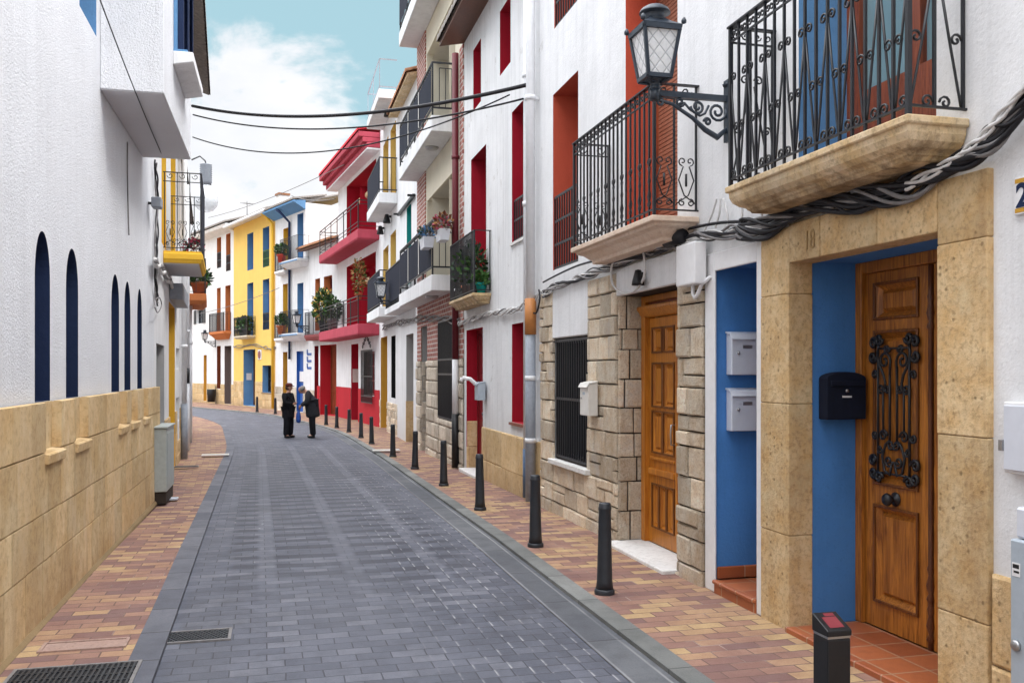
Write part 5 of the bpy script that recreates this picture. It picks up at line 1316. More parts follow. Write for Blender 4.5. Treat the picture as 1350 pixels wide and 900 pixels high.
overhead('thin cable just under the thick black one', A+Vector((0, .3, -.1)), Vector(Bp)+Vector((0, .2, -.12)), .34, .014, M['cable'])
overhead('thin grey cable sagging lowest across the street', Vector(FA.world(12.6, .05, FA.z(683, 112, .05))), Vector((-1.66, 19.6, 6.45)), .55, .012, M['cable'])
overhead('thin wire rising from far roof aerial to red cornice', Vector((F11.world(F11.L*.3, .3, 10.2))), Vector(F7.world(3, .6, 9.0)), .2, .014, M['cablegrey'])
overhead('thin wire from blue eave to red house side', Vector(F9.world(.6, .4, 9.4)), Vector(F7.world(F7.L, .1, 8.6)), .15, .018, M['cablegrey'])
overhead('thin cable across the fronts of the yellow house', Vector(F11.world(F11.a(275), .5, 4.9)), Vector(F9.world(F9.a(385), .6, 5.4)), .12, .014, M['cablegrey'])
overhead('thin black cable running from jetty soffit towards the viewer', Vector((-1.36, 11.9, 4.33)), Vector((-1.05, 1.0, 4.75)), .18, .005, M['cable'])
ae = empty('roof_aerial', F11.world(F11.L*.12, -1.2, 9.6), F11.rz, 'thin television aerial on the far white roof', 'aerial')
b = MB(); b.tube([(0, 0, 0), (0, 0, 1.4)], .025, 6); b.build('mast', M['cablegrey'], ae)
b = MB(); b.bar((-.5, 0, 1.2), (.5, 0, 1.35), .03)
for k in range(5): b.bar((-.4+.2*k, -.25, 1.21+.03*k), (-.4+.2*k, .25, 1.21+.03*k), .02)
b.build('antenna_array', M['cablegrey'], ae)
ch = empty('chimney', F10.world(3.2, -1.5, 9.6), F10.rz, 'small pale chimney on the yellow house roof', 'chimney')
b = MB(); b.box(-.25, .25, -.25, .25, 0, 1.0); b.build('stack', M['white'], ch); b = MB(); b.box(-.3, .3, -.3, .3, 1.002, 1.1); b.build('cap', M['tile'], ch)

# ------------------------------------------------------------------ bollards, covers, cabinet
def solve_ground(px, py):
    s = 10
    for _ in range(30):
        x, s = ground_pt(px, py, zg(s))
    return x, s
def make_bollard():
    rt = empty('bollard', (0, 0, 0), 0, 'b', 'bollard', 'round iron bollards along the right kerb')
    b = MB(); b.lathe([(.068, .035), (.060, .10), (.052, .40), (.047, .63), (.050, .64), (.050, .655), (.047, .66), (.046, .68), (.040, .69), (0, .692)], n=20); b.build('post', M['bollard'], rt)
    b = MB(); b.lathe([(.078, -.05), (.078, .025), (.074, .035), (.066, .04), (0, .04)], n=20); b.build('base_ring', M['bollard'], rt)
    return rt
bol = make_bollard()
BL = [(797, 782, 'round bollard in front of the varnished wooden door'), (706, 720, 'round bollard in front of the grey pipe foot and barred window'),
      (633, 672, 'round bollard before the ochre stone base of the crimson window house'), (585, 640, 'round bollard before the crimson doorway'),
      (547, 618, 'round bollard before the grey stone block wall'), (518, 602, 'round bollard before the narrow white house'),
      (490, 585, 'round bollard nearest the narrow white house end of the red wall'), (476, 577, 'round bollard in front of the crested red window'),
      (460, 569.5, 'round bollard in front of the narrow red door'), (444, 564, 'round bollard between red doors, third from the walking men'),
      (430, 560, 'round bollard closest behind the stooping person'), (363, 545.5, 'far bollard at the yellow drainpipe, beside the capped person'), (339, 543, 'farthest bollard beside the yellow house blue door')]
for i, (px, py, lb_) in enumerate(BL):
    o = bol if i == 0 else copy_tree(bol)
    x, s = solve_ground(px, py); o.location = (x, s, zg(s)); o['label'] = lb_; o.rotation_euler = (R(random.uniform(-1.3, 1.3)), R(random.uniform(-1.3, 1.3)), random.uniform(0, 6))
sqb = empty('bollard', (2.40, 3.58, 0), 0, 'square black bollard with red top plate in the foreground', 'bollard')
b = MB(); b.box(-.08, .08, -.08, .08, -.02, .545); b.build('post', M['blackplastic'], sqb, .008, 2)
b = MB(); b.box(-.078, .078, -.078, .078, .546, .556); b.build('reflective_band', M['steel'], sqb)
b = MB(); b.add([(-.085, -.085, .557), (.085, -.085, .557), (.085, .085, .557), (-.085, .085, .557), (-.085, -.085, .585), (.085, -.085, .585), (.085, .085, .64), (-.085, .085, .64)], [(0,1,2,3),(4,5,6,7),(0,1,5,4),(1,2,6,5),(2,3,7,6),(3,0,4,7)])
cpo = b.build('cap', M['blackplastic'], sqb, .006, 2)
sqb.scale = (.72, .72, .95)
nrm = lambda y: .585+.055*(y+.085)/.17+.0015
for (x0, x1, y0, y1) in ((-.05, .05, -.06, .035), (-.02, .05, .042, .068)):
    b = MB(); b.add([(x0, y0, nrm(y0)), (x1, y0, nrm(y0)), (x1, y1, nrm(y1)), (x0, y1, nrm(y1))], [(0, 1, 2, 3)]); b.build('red_plate', M['redrefl'], cpo)
def cover(px, py, w, l, z, label, cat, style, mat=None, rz=0):
    x, y_ = ground_pt(px, py, z); rt = empty('manhole_cover' if style else 'drain_grate', (x, y_, z), rz, label, cat)
    f = MB(); t_ = .02
    for (x0, x1, y0, y1) in ((-w/2, w/2, -l/2, -l/2+t_), (-w/2, w/2, l/2-t_, l/2), (-w/2, -w/2+t_, -l/2+t_, l/2-t_), (w/2-t_, w/2, -l/2+t_, l/2-t_)): f.box(x0, x1, y0, y1, -.01, .008)
    f.build('frame', mat or M['cablegrey'], rt)
    p = MB(); p.quad((-w/2+t_, -l/2+t_, .0015), (w/2-t_, -l/2+t_, .0015), (w/2-t_, l/2-t_, .0015), (-w/2+t_, l/2-t_, .0015))
    p.build('plate', M['dark'] if style != 2 else mat, rt)
    g_ = MB()
    if style == 0:
        X, Y, m_ = w/2-t_, l/2-t_, 1.7
        for k in range(-30, 31):
            for sg in (-1, 1):
                c0 = k*.032; y0 = max(-Y, min((-X-c0)*sg*m_ if sg > 0 else (X-c0)*sg*m_, 9)); y1 = min(Y, (X-c0)*m_ if sg > 0 else (c0+X)*m_)
                y0 = max(-Y, (-X-c0)*m_ if sg > 0 else (c0-X)*m_)
                if y1-y0 > .02: g_.bar((c0+sg*y0/m_, y0, .0025+.001*sg), (c0+sg*y1/m_, y1, .0025+.001*sg), .009, .006)
    elif style == 1:
        n = int(w/.03)
        for k in range(n): g_.bar((-w/2+t_+(w-2*t_)*(k+.5)/n, -l/2+t_, .004), (-w/2+t_+(w-2*t_)*(k+.5)/n, l/2-t_, .004), .013, .007)
        for k in range(3): g_.bar((-w/2+t_, -l/2+l*(k+1)/4, .0045), (w/2-t_, -l/2+l*(k+1)/4, .0045), .012, .007)
    if g_.v: g_.build('grid', M['bollard'], rt)
cover(262, 838, .41, .27, -.026, 'small lattice drain grate in the dark paving by the kerb', 'drain grate', 0)
cover(94, 893, .68, .44, .003, 'large ridged metal cover in the red pavement foreground', 'manhole cover', 1)
cover(112, 850, .50, .20, .003, 'pinkish stone cover slab just beyond the ridged metal cover', 'manhole cover', 2, M['pinkslab'])
cover(219, 657, .30, .18, -.02, 'small pale metal cover beside the grey cabinet', 'manhole cover', 2, M['mailwhite'])
cover(246, 614.5, .42, .16, -.07, 'dark slotted grate across pavement at the stone doorstep', 'drain grate', 1)
cover(284, 599, .55, .26, -.10, 'pale utility cover in the pavement at the kerb bulge', 'manhole cover', 2, M['cream_metal'])
cover(509, 593, .6, .3, -.10, 'pale rectangular cover in the right pavement by bollards', 'manhole cover', 2, M['cream_metal'])
ct = empty('utility_cabinet', FL1.world(.16, 0, -.03), FL1.rz, 'grey green utility cabinet standing at the end of the golden stone wall', 'cabinet')
b = MB(); b.box(-.42, .40, .065, .215, 0, .16); b.build('plinth', M['mortar'], ct, .01)
b = MB(); b.box(-.44, .42, .065, .225, .162, .98); cbx = b.build('body', M['cabinet'], ct, .012, 2)
b = MB(); b.box(-.38, -.02, .2255, .232, .22, .92); b.build('door', M['cabinet'], ct, .004); b = MB(); b.box(.01, .37, .2255, .232, .22, .92); b.build('door', M['cabinet'], ct, .004)
b = MB(); b.box(-.46, .44, .06, .24, .982, 1.005); b.build('lid', M['cabinet'], ct, .004)
bn = empty('litter_bin', F11.world(F11.a(278.5, .35), .35, -.16), F11.rz, 'dark bin standing against the farthest white house', 'bin')
b = MB(); b.lathe([(.20, .12), (.24, .80), (.22, .82), (0, .82)], n=14); b.build('bin', M['blackplastic'], bn)
b = MB(); b.box(-.03, .03, -.27, -.24, 0, 1.0); b.build('post', M['iron'], bn)

# ------------------------------------------------------------------ pots and plants
def foliage(n, rx, ry, rz, leaf, mat_n=1, droop=0.0, seedv=0):
    rnd = random.Random(seedv); mb = MB()
    for _ in range(n):
        while True:
            p = Vector((rnd.uniform(-1, 1), rnd.uniform(-1, 1), rnd.uniform(-1, 1)))
            if .15 < p.length < 1: break
        if rnd.random() < .5: p = p.normalized()*rnd.uniform(.6, 1.05)
        c = Vector((p.x*rx, p.y*ry, p.z*rz+rz-droop*p.length**2))
        d_ = (p+Vector((rnd.uniform(-.7, .7), rnd.uniform(-.7, .7), rnd.uniform(-.2, .9)))).normalized(); sd_ = d_.orthogonal().normalized()
        sd_ = (Matrix.Rotation(rnd.uniform(0, 6.28), 3, d_) @ sd_)*leaf*.32; L = leaf*rnd.uniform(.6, 1.3)
        mb.add([c, c+d_*L*.5+sd_, c+d_*L, c+d_*L*.5-sd_], [(0, 1, 2, 3)], rnd.randrange(mat_n), rnd.random())
    return mb
def potted(F, a, d, z, label, potm, r=.13, h=.22, n=180, size=(.2, .2, .2), leaf=.09, mats=None, stems=True, square=False, grp='potted plants on the balconies', droop=0, sd=0):
    rt = empty('potted_plant', F.world(a, d, z), F.rz, label, 'potted plant', grp)
    b = MB()
    if square: b.add([(-r*1.6, -r*.6, 0), (r*1.6, -r*.6, 0), (r*1.6, r*.6, 0), (-r*1.6, r*.6, 0), (-r*1.9, -r*.75, h), (r*1.9, -r*.75, h), (r*1.9, r*.75, h), (-r*1.9, r*.75, h)], [(0,1,2,3),(4,5,6,7),(0,1,5,4),(1,2,6,5),(2,3,7,6),(3,0,4,7)])
    else: b.lathe([(r*.7, 0), (r*.95, h*.8), (r*1.08, h*.82), (r*1.08, h), (r*.9, h), (0, h*.9)], n=14)
    b.build('pot', potm, rt)
    mats = mats or [M['leaf'], M['darkleaf']]
    f = foliage(n, size[0], size[1], size[2], leaf, len(mats), droop, sd); f.v = [(x, y, z_+h*.8) for x, y, z_ in f.v]
    fo = f.build('foliage', mats, rt, recalc=False)
    st_ = MB(); rn = random.Random(sd)
    for k in range(5):
        q = rn.uniform(0, 6.28); st_.tube([(0, 0, h*.8), (size[0]*.3*math.cos(q), size[1]*.3*math.sin(q), h+size[2]*.7), (size[0]*.6*math.cos(q), size[1]*.6*math.sin(q), h+size[2]*1.4)], .006, 4)
    st_.build('stem', M['darkwood'], fo)
    return rt
zb = 2.92
potted(FA, 14.35, .15, zb, 'dark bushy plant behind the iron railing, nearest on the crimson house balcony', M['blackplastic'], .12, .2, 200, (.24, .12, .32), .11, [M['darkleaf'], M['darkleaf'], M['leaf']], sd=1)
potted(FA, 15.0, .15, zb, 'tall dark plant in the middle of the crimson house balcony', M['pot'], .12, .2, 230, (.26, .12, .38), .11, [M['darkleaf'], M['darkleaf'], M['leaf']], sd=2)
potted(FA, 15.6, .15, zb, 'dark leafy plant at the far end of the crimson house balcony', M['potwhite'], .12, .2, 200, (.26, .12, .34), .11, [M['darkleaf'], M['darkleaf'], M['leaf']], sd=3)
potted(FA, 14.05, .14, zb, 'small green leaved plant in a green pot at the railing corner', M['teal'], .09, .16, 160, (.12, .1, .1), .08, [M['leaf']], sd=4)
potted(FA, 16.4, .34, 4.05, 'white trough with dry pink plants hung on crimson house railing', M['potwhite'], .13, .2, 260, (.34, .14, .16), .09, [M['dryleaf'], M['darkwood'], M['pinkflower'], M['cablegrey']], square=True, sd=5)
potted(FA, 17.1, .52, 4.0, 'blue and white trough hung on the navy balcony end rail', M['mailwhite'], .14, .2, 240, (.30, .14, .12), .08, [M['darkleaf'], M['cablegrey'], M['skyblue']], square=True, sd=6)
potted(F8, 1.1, .2, 3.2, 'tall green shrub in dark tub on the low white house balcony', M['blackplastic'], .22, .55, 700, (.62, .4, .68), .16, [M['leaf'], M['leaf'], M['darkleaf'], M['yellow']], sd=7)
potted(F7, F7.L-1.0, .4, 3.22, 'grey tub with green shrub at the far end of the red balcony', M['cablegrey'], .22, .5, 420, (.42, .3, .45), .15, [M['leaf'], M['darkleaf']], sd=8)
potted(F7, 1.2, .45, 4.1, 'dry orange plant climbing at the near end of the red balcony', M['pot'], .12, .2, 260, (.26, .2, .62), .12, [M['dryleaf'], M['dryleaf'], M['leaf']], sd=9)
a1, a2 = w9[0]['a1'], y9[0]['a0']
potted(F9, a1+.62, .5, w9[0]['z0'], 'red flower pot on the upper balcony of the blue door house', M['potred'], .2, .35, 300, (.34, .26, .28), .13, [M['darkleaf'], M['leaf']], sd=10)
potted(F9, a1+.62, .5, w9[1]['z0'], 'terracotta flower pot on the lower balcony of the blue door house', M['pot'], .22, .38, 300, (.36, .26, .28), .13, [M['darkleaf'], M['leaf']], sd=11)
for k in range(3): potted(F10, u10[2]['a0']+.1+.5*k, .25, u10[2]['z0'], ['dark spiky plant on the yellow house balcony, farthest of three', 'dark spiky plant in middle of the yellow house balcony', 'dark spiky plant on the yellow house balcony, nearest of three'][k], M['blackplastic'], .14, .25, 160, (.22, .16, .36), .18, [M['darkleaf'], M['leaf']], sd=12+k)
potted(FL3, 5.55, .32, 3.62, 'terracotta pot with trailing plant at the near end of the pot balcony', M['pot'], .2, .32, 260, (.3, .26, .2), .12, [M['darkleaf'], M['leaf']], sd=15)
potted(FL3, 4.6, .32, 3.62, 'terracotta pot with plant farther along the pot balcony', M['pot'], .18, .3, 220, (.28, .24, .24), .12, [M['darkleaf'], M['leaf']], sd=16)
potted(FL2, sb0+.3, .4, 3.545, 'small red pot with plant inside the yellow slab balcony', M['potred'], .1, .18, 120, (.16, .14, .14), .08, [M['darkleaf'], M['pinkflower']], sd=17)

# ------------------------------------------------------------------ people
M['coat'] = paint('black_wool_coat', (.014, .014, .017), .85, .3, 0, .15, .4); M['greycoat'] = paint('charcoal_wool_jacket', (.030, .030, .036), .85, .3, 0, .15, .4)
M['trouser'] = paint('dark_trouser_cloth', (.012, .012, .016), .85, .3, 0, .15, .3); M['shoe'] = paint('black_shoe_leather', (.010, .009, .009), .35, .3)
M['skin'] = paint('skin', (.50, .27, .19), .5, .1, 0, .4, .03); M['capred'] = paint('dark_red_brown_felt', (.11, .028, .022), .8, .3, 0, .2, .3)
M['hair'] = paint('brown_hair', (.07, .035, .02), .6, .4); M['greyhair'] = paint('grey_hair', (.22, .20, .18), .6, .4); M['bag'] = paint('blue_plastic_bag', (.025, .09, .36), .4, .3, 0, .4, .4)
def skin_mesh(J, E, root, sub=2):
    me = bpy.data.meshes.new('skin'); names = list(J); idx = {n: i for i, n in enumerate(names)}
    me.from_pydata([J[n][0] for n in names], [(idx[a], idx[b]) for a, b in E], [])
    o = bpy.data.objects.new('skin', me); col.objects.link(o)
    m = o.modifiers.new('skin', 'SKIN'); m.use_smooth_shade = True; m.branch_smoothing = .6
    for n in names:
        sv = me.skin_vertices[0].data[idx[n]]; r = J[n][1]; sv.radius = (r, r) if not isinstance(r, tuple) else r; sv.use_root = (n == root)
    s_ = o.modifiers.new('sub', 'SUBSURF'); s_.levels = sub; s_.render_levels = sub
    bpy.context.view_layer.update()
    out = bpy.data.meshes.new_from_object(o.evaluated_get(bpy.context.evaluated_depsgraph_get())); bpy.data.objects.remove(o)
    return out
def head_bm(bm, c, fwd, up, k=1.0):
    fwd = Vector(fwd).normalized(); up = Vector(up); up = (up-fwd*up.dot(fwd)).normalized(); sd_ = up.cross(fwd)
    Mx = Matrix((fwd, sd_, up)).transposed().to_4x4(); Mx.translation = Vector(c)
    r = bmesh.ops.create_uvsphere(bm, u_segments=24, v_segments=18, radius=1.0)
    for v in r['verts']:
        x, y, z = v.co; X, Y, Z = x*.095, y*.074, z*.115
        if z < 0: Y *= 1-.28*(-z); X *= 1-.12*(-z)
        if x > .5:
            if abs(y) < .2 and -.35 < z < .15: X += .024*(1-abs(y)/.2)*(1-abs(z+.15)/.3 if abs(z+.15) < .3 else 0)    # nose
            if .1 < abs(y) < .5 and 0 < z < .25: X -= .008          # eye sockets
            if abs(y) < .3 and -.62 < z < -.48: X += .006           # lips
            if abs(y) < .3 and z < -.75: X += .012                  # chin
        v.co = Mx @ Vector((X*k, Y*k, Z*k))
    for sg in (-1, 1):
        r = bmesh.ops.create_uvsphere(bm, u_segments=8, v_segments=8, radius=1.0)
        for v in r['verts']: v.co = Mx @ Vector((v.co.x*.018*k-.005, sg*.076*k+v.co.y*.008, v.co.z*.03*k-.005))
def hand_bm(bm, w, d, n, k=1.0):
    """palm and five bent fingers; w wrist point, d pointing direction, n palm normal"""
    w, d, n = Vector(w), Vector(d).normalized(), Vector(n); n = (n-d*n.dot(d)).normalized(); s_ = d.cross(n)
    mb = MB(); mb.tube([w, w+d*.03, w+d*.085], [.028, .036, .034], 8)
    for i, (o_, L) in enumerate(((-.028, .07), (-.010, .08), (.010, .076), (.027, .06))):
        p = w+d*.08+s_*o_; q = p+d*L*.5+n*.012; e = q+d*L*.32+n*.03
        mb.tube([p, q, e], [.0095, .009, .007], 6)
    p = w+d*.03-s_*.03; mb.tube([p, p+d*.03-s_*.022+n*.01, p+d*.062-s_*.02+n*.022], [.012, .010, .008], 6)
    base_ = len(bm.verts); vs = [bm.verts.new(v) for v in mb.v]
    for f in mb.f:
        try: bm.faces.new([vs[i] for i in f])
        except ValueError: pass
def person(label, loc, rz, sc, J, hd, hands, coat, coatE, coatmat, hat):
    E = [('pel', 'spi'), ('spi', 'che'), ('che', 'nec'), ('nec', 'hea')]
    for s_ in 'LR': E += [('che', 'sho'+s_), ('sho'+s_, 'elb'+s_), ('elb'+s_, 'wri'+s_), ('pel', 'hip'+s_), ('hip'+s_, 'kne'+s_), ('kne'+s_, 'ank'+s_), ('ank'+s_, 'toe'+s_)]
    me = skin_mesh(J, E, 'pel'); bm = bmesh.new(); bm.from_mesh(me)
    head_bm(bm, *hd)
    for h in hands: hand_bm(bm, *h)
    bm.to_mesh(me); bm.free(); me.materials.clear(); me.materials.append(M['skin'])
    for p in me.polygons: p.use_smooth = True; p.material_index = 0
    o = bpy.data.objects.new('person', me); col.objects.link(o); o.location = loc; o.rotation_euler.z = rz; o.scale = (sc, sc, sc)
    tag(o, label, 'person', 'people talking in the road')
    def kid(name, me_, mat):
        me_.materials.clear(); me_.materials.append(mat)
        for p in me_.polygons: p.use_smooth = True; p.material_index = 0
        c = bpy.data.objects.new(name, me_); col.objects.link(c); c.parent = o; return c
    kid('coat', skin_mesh(coat, coatE, 'pel'), coatmat)
    T = {n: (J[n][0], J[n][1]) for n in J}; TJ = {'pel': (J['pel'][0], .15)}
    TE = []
    for s_ in 'LR':
        TJ['hip'+s_] = (J['hip'+s_][0], .115); TJ['kne'+s_] = (J['kne'+s_][0], .10); e_ = J['ank'+s_][0]; TJ['ank'+s_] = ((e_[0], e_[1], .055), .092)
        TE += [('pel', 'hip'+s_), ('hip'+s_, 'kne'+s_), ('kne'+s_, 'ank'+s_)]
    kid('trousers', skin_mesh(TJ, TE, 'pel'), M['trouser'])
    for s_ in 'LR':
        a, t_ = Vector(J['ank'+s_][0]), Vector(J['toe'+s_][0]); a.z = t_.z = .045; d_ = (t_-a)
        SJ = {'a': (tuple(a-d_*.35), (.05, .045)), 'b': (tuple(a+d_*.3), .05), 'c': (tuple(a+d_*1.05), (.042, .034))}
        kid('shoe', skin_mesh(SJ, [('a', 'b'), ('b', 'c')], 'b'), M['shoe'])
    hat(o, kid); return o
JA = {'pel': ((0, 0, .90), .13), 'spi': ((0, 0, 1.08), .125), 'che': ((0, 0, 1.28), (.12, .14)), 'nec': ((.015, 0, 1.43), .055), 'hea': ((.035, 0, 1.52), .06)}
for s_, k in (('L', 1), ('R', -1)):
    JA['sho'+s_] = ((0, k*.17, 1.36), .06); JA['elb'+s_] = ((.02, k*.235, 1.09), .047); JA['wri'+s_] = ((.21, k*.075, 1.06), .032)
    JA['hip'+s_] = ((0, k*.095, .86), .09); JA['kne'+s_] = ((.02, k*.11, .48), .058); JA['ank'+s_] = ((-.01, k*.115, .09), .042); JA['toe'+s_] = ((.15, k*.135, .035), .035)
CA = {'pel': ((0, 0, .88), (.20, .20)), 'hem': ((.0, 0, .58), (.215, .22)), 'spi': JA['spi'][0:1]+((.22, .19),), 'che': ((0, 0, 1.29), (.20, .18)), 'nec': ((.01, 0, 1.41), .085)}
CE = [('pel', 'hem'), ('pel', 'spi'), ('spi', 'che'), ('che', 'nec')]
for s_ in 'LR':
    for n, r in (('sho', .088), ('elb', .072), ('wri', .052)): CA[n+s_] = (JA[n+s_][0], r)
    CE += [('che', 'sho'+s_), ('sho'+s_, 'elb'+s_), ('elb'+s_, 'wri'+s_)]
def hatA(o, kid):
    b = MB(); b.lathe([(.104, -.005), (.112, .03), (.10, .075), (.06, .10), (0, .105)], n=18); b.add([(.08, -.075, .005), (.165, -.05, -.01), (.165, .05, -.01), (.08, .075, .005), (.08, -.075, .018), (.16, -.05, .004), (.16, .05, .004), (.08, .075, .018)], [(0,1,2,3),(4,5,6,7),(0,1,5,4),(1,2,6,5),(2,3,7,6),(3,0,4,7)])
    c = b.build('cap', M['capred'], o); c.location = (.03, 0, 1.60)
    b = MB(); b.lathe([(.075, -.09), (.098, -.05), (.103, .0), (.09, .03), (0, .03)], n=16); c = b.build('hair', M['hair'], o); c.location = (.0, 0, 1.575); c.scale = (.9, .9, 1)
rdir = math.atan2(-ST, CT)      # picture-right, in the ground plane
def road_pt(px, py):
    s = 25
    for _ in range(20): x, s = ground_pt(px, py, zg(s)-.03)
    return x, s
xa, sa = road_pt(380, 577); xb, sb = road_pt(411.5, 577)
person('person in dark coat and reddish cap standing with hands folded', (xa, sa, zg(sa)-.03), rdir-.35, .905, JA, ((.05, 0, 1.565), (1, 0, -.05), (0, 0, 1)),
       [((.205, .075, 1.06), (.5, -.8, 0), (-.3, -.2, .9)), ((.215, -.07, 1.055), (.5, .8, 0), (-.3, .2, .9))], CA, CE, M['coat'], hatA)
JB = {'pel': ((0, 0, .92), .13), 'spi': ((.02, 0, 1.10), .13), 'che': ((.09, 0, 1.31), (.14, .13)), 'nec': ((.19, 0, 1.42), .06), 'hea': ((.25, 0, 1.44), .06)}
for s_, k in (('L', 1), ('R', -1)):
    JB['sho'+s_] = ((.11, k*.18, 1.35), .06); JB['elb'+s_] = ((.14, k*.24, 1.08), .047); JB['wri'+s_] = ((.33, k*.14, .98), .032)
    JB['hip'+s_] = ((0, k*.095, .88), .09); JB['kne'+s_] = ((.0, k*.10, .48), .058); JB['ank'+s_] = ((-.03, k*.10, .09), .042); JB['toe'+s_] = ((.14, k*.12, .035), .035)
CB = {'pel': ((-.01, 0, .92), (.23, .22)), 'hem': ((-.03, 0, .60), (.25, .24)), 'spi': ((.02, 0, 1.1), (.23, .21)), 'che': ((.08, 0, 1.31), (.21, .19)), 'nec': ((.17, 0, 1.41), .10)}
for s_ in 'LR':
    for n, r in (('sho', .09), ('elb', .074), ('wri', .052)): CB[n+s_] = (JB[n+s_][0], r*1.1)
def hatB(o, kid):
    b = MB(); b.lathe([(.0, -.05), (.085, -.045), (.105, .0), (.09, .05), (.05, .085), (0, .09)], n=16); c = b.build('hair', M['greyhair'], o); c.location = (.285, 0, 1.475); c.rotation_euler = (0, R(50), 0)
pb = person('stooping grey haired person in charcoal jacket looking into a blue bag', (xb, sb, zg(sb)-.03), rdir+math.pi+.25, .93, JB, ((.30, 0, 1.44), (.62, 0, -.78), (.78, 0, .62)),
       [((.33, .14, .98), (.5, -.3, -.8), (-.6, -.5, -.2)), ((.33, -.14, .98), (.5, .3, -.8), (-.6, .5, -.2))], CB, CE, M['greycoat'], hatB)
bgx = MB(); rn = random.Random(5); vs = []; k = 12
prof = [(.03, .44), (.05, .38), (.09, .28), (.115, .15), (.11, .04), (.06, .0)]
for r, z in prof:
    for j_ in range(k):
        q = 2*math.pi*j_/k; rr = r*rn.uniform(.85, 1.15); vs.append((rr*math.cos(q)*.8, rr*math.sin(q), z))
fs = [(i*k+j_, i*k+(j_+1) % k, (i+1)*k+(j_+1) % k, (i+1)*k+j_) for i in range(len(prof)-1) for j_ in range(k)]+[tuple((len(prof)-1)*k+j_ for j_ in range(k))]
bgx.add(vs, fs, 0, .5, True)
bgo = bgx.build('plastic_bag', M['bag']); hw_ = Matrix.Translation(pb.location) @ Matrix.Rotation(pb.rotation_euler.z, 4, 'Z') @ Matrix.Scale(.93, 4) @ Vector((.40, .02, .46)); bgo.location = hw_; bgo.scale = (.8, .8, .85)
tag(bgo, 'blue plastic bag hanging from the stooping person\'s hands', 'bag')

# ------------------------------------------------------------------ camera, light, sky
cd = bpy.data.cameras.new('camera'); cam = bpy.data.objects.new('camera', cd); col.objects.link(cam)
cam.location = (0, 0, CH); cam.rotation_euler = (R(90), 0, -TH)
cd.sensor_width = 36; cd.lens = 36*FPX/1350; cd.shift_y = (HZ-450)/1350; cd.clip_start = .05; cd.clip_end = 2000
scn.camera = cam
EL, AZV = R(50), Vector((.52, -.42, .80))      # direction towards the sun: behind the viewer, over the right-hand roofs
AZV.normalize(); EL = math.asin(AZV.z)
sd = bpy.data.lights.new('sun', 'SUN'); sd.energy = 1.7; sd.angle = R(13); sd.color = (1, .955, .90)
so = bpy.data.objects.new('sun', sd); col.objects.link(so); so.rotation_euler = AZV.to_track_quat('Z', 'Y').to_euler(); so.location = (3, -4, 14)
w = bpy.data.worlds.new('World'); scn.world = w; w.use_nodes = True; t = w.node_tree; t.nodes.clear()
N = t.nodes.new; Lk = t.links.new
out = N('ShaderNodeOutputWorld'); bg = N('ShaderNodeBackground'); Lk(bg.outputs[0], out.inputs[0])
sky = N('ShaderNodeTexSky'); sky.sky_type = 'NISHITA'; sky.sun_disc = False; sky.sun_elevation = EL; sky.sun_rotation = math.atan2(AZV.x, AZV.y)
tc = N('ShaderNodeTexCoord'); mp = N('ShaderNodeMapping'); mp.inputs['Scale'].default_value = (1, 1, 1.7); mp.inputs['Location'].default_value = (1.7, 0.2, 0.45)
Lk(tc.outputs['Generated'], mp.inputs[0])
n1 = N('ShaderNodeTexNoise'); n1.inputs['Scale'].default_value = 4.6; n1.inputs['Detail'].default_value = 9; n1.inputs['Roughness'].default_value = .58; n1.inputs['Distortion'].default_value = .3
Lk(mp.outputs[0], n1.inputs['Vector'])
sp = N('ShaderNodeSeparateXYZ'); Lk(tc.outputs['Generated'], sp.inputs[0])
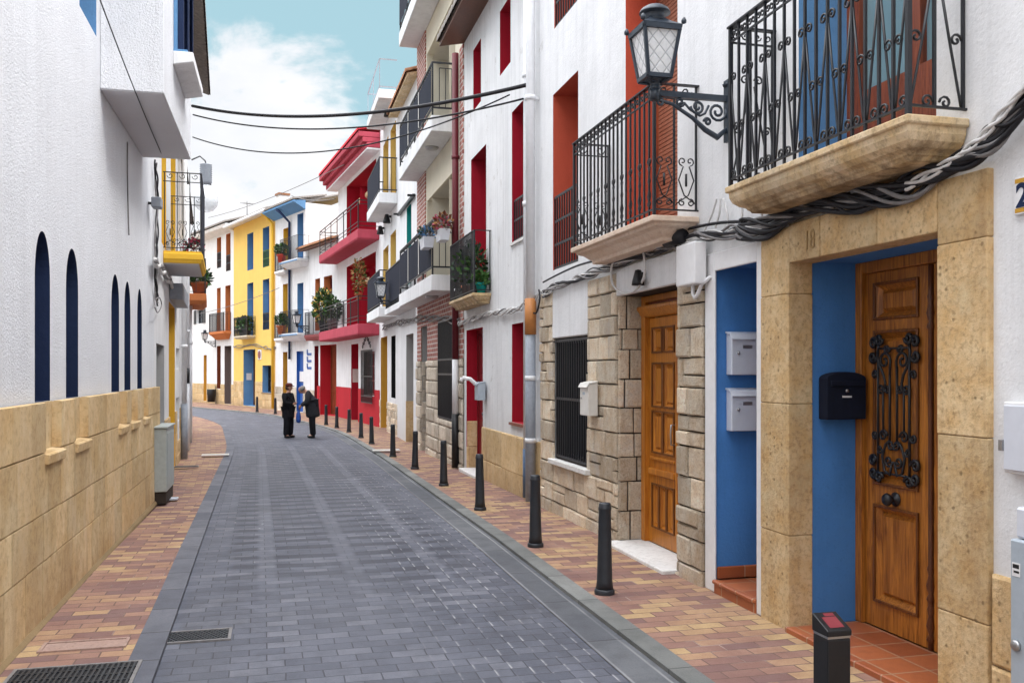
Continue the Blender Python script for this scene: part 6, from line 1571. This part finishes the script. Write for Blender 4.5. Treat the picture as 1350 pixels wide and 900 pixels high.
def mth(op, a, b, c=None):
    x = N('ShaderNodeMath'); x.operation = op
    for i, v in enumerate((a, b)):
        if isinstance(v, (int, float)): x.inputs[i].default_value = v
        else: Lk(v, x.inputs[i])
    return x.outputs[0]
low = mth('MULTIPLY', mth('SUBTRACT', .25, sp.outputs[2]), 1.5)       # thicker cloud towards the horizon
up = mth('MAXIMUM', mth('MULTIPLY', mth('SUBTRACT', sp.outputs[2], .38), 5.0), 0.0)
cl = mth('ADD', mth('ADD', n1.outputs[0], low), up)
rp = N('ShaderNodeValToRGB'); rp.color_ramp.elements[0].position = .40; rp.color_ramp.elements[1].position = .51; rp.color_ramp.interpolation = 'EASE'; Lk(cl, rp.inputs[0])
n2 = N('ShaderNodeTexNoise'); n2.inputs['Scale'].default_value = 7; n2.inputs['Detail'].default_value = 7; Lk(mp.outputs[0], n2.inputs['Vector'])
cr = N('ShaderNodeValToRGB'); cr.color_ramp.elements[0].position = .3; cr.color_ramp.elements[0].color = (8.4, 8.8, 9.4, 1); cr.color_ramp.elements[1].position = .62; cr.color_ramp.elements[1].color = (10.4, 10.45, 10.7, 1); Lk(n2.outputs[0], cr.inputs[0])
tint = N('ShaderNodeMix'); tint.data_type = 'RGBA'; tint.inputs[0].default_value = .75; Lk(sky.outputs[0], tint.inputs[6]); tint.inputs[7].default_value = (5.2, 8.2, 9.0, 1)
mx = N('ShaderNodeMix'); mx.data_type = 'RGBA'; Lk(rp.outputs[0], mx.inputs[0]); Lk(tint.outputs[2], mx.inputs[6]); Lk(cr.outputs[0], mx.inputs[7])
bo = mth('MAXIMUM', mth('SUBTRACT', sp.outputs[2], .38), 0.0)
bo = mth('ADD', mth('MULTIPLY', mth('MINIMUM', bo, .42), 11.0), 1.0)      # unseen cloud overhead boosted to light the street walls
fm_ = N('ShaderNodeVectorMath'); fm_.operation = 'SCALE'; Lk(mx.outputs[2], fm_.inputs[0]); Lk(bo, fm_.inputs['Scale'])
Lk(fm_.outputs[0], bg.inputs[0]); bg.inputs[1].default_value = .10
scn.view_settings.view_transform = 'Standard'; scn.view_settings.look = 'None'; scn.view_settings.exposure = 0; scn.view_settings.gamma = 1
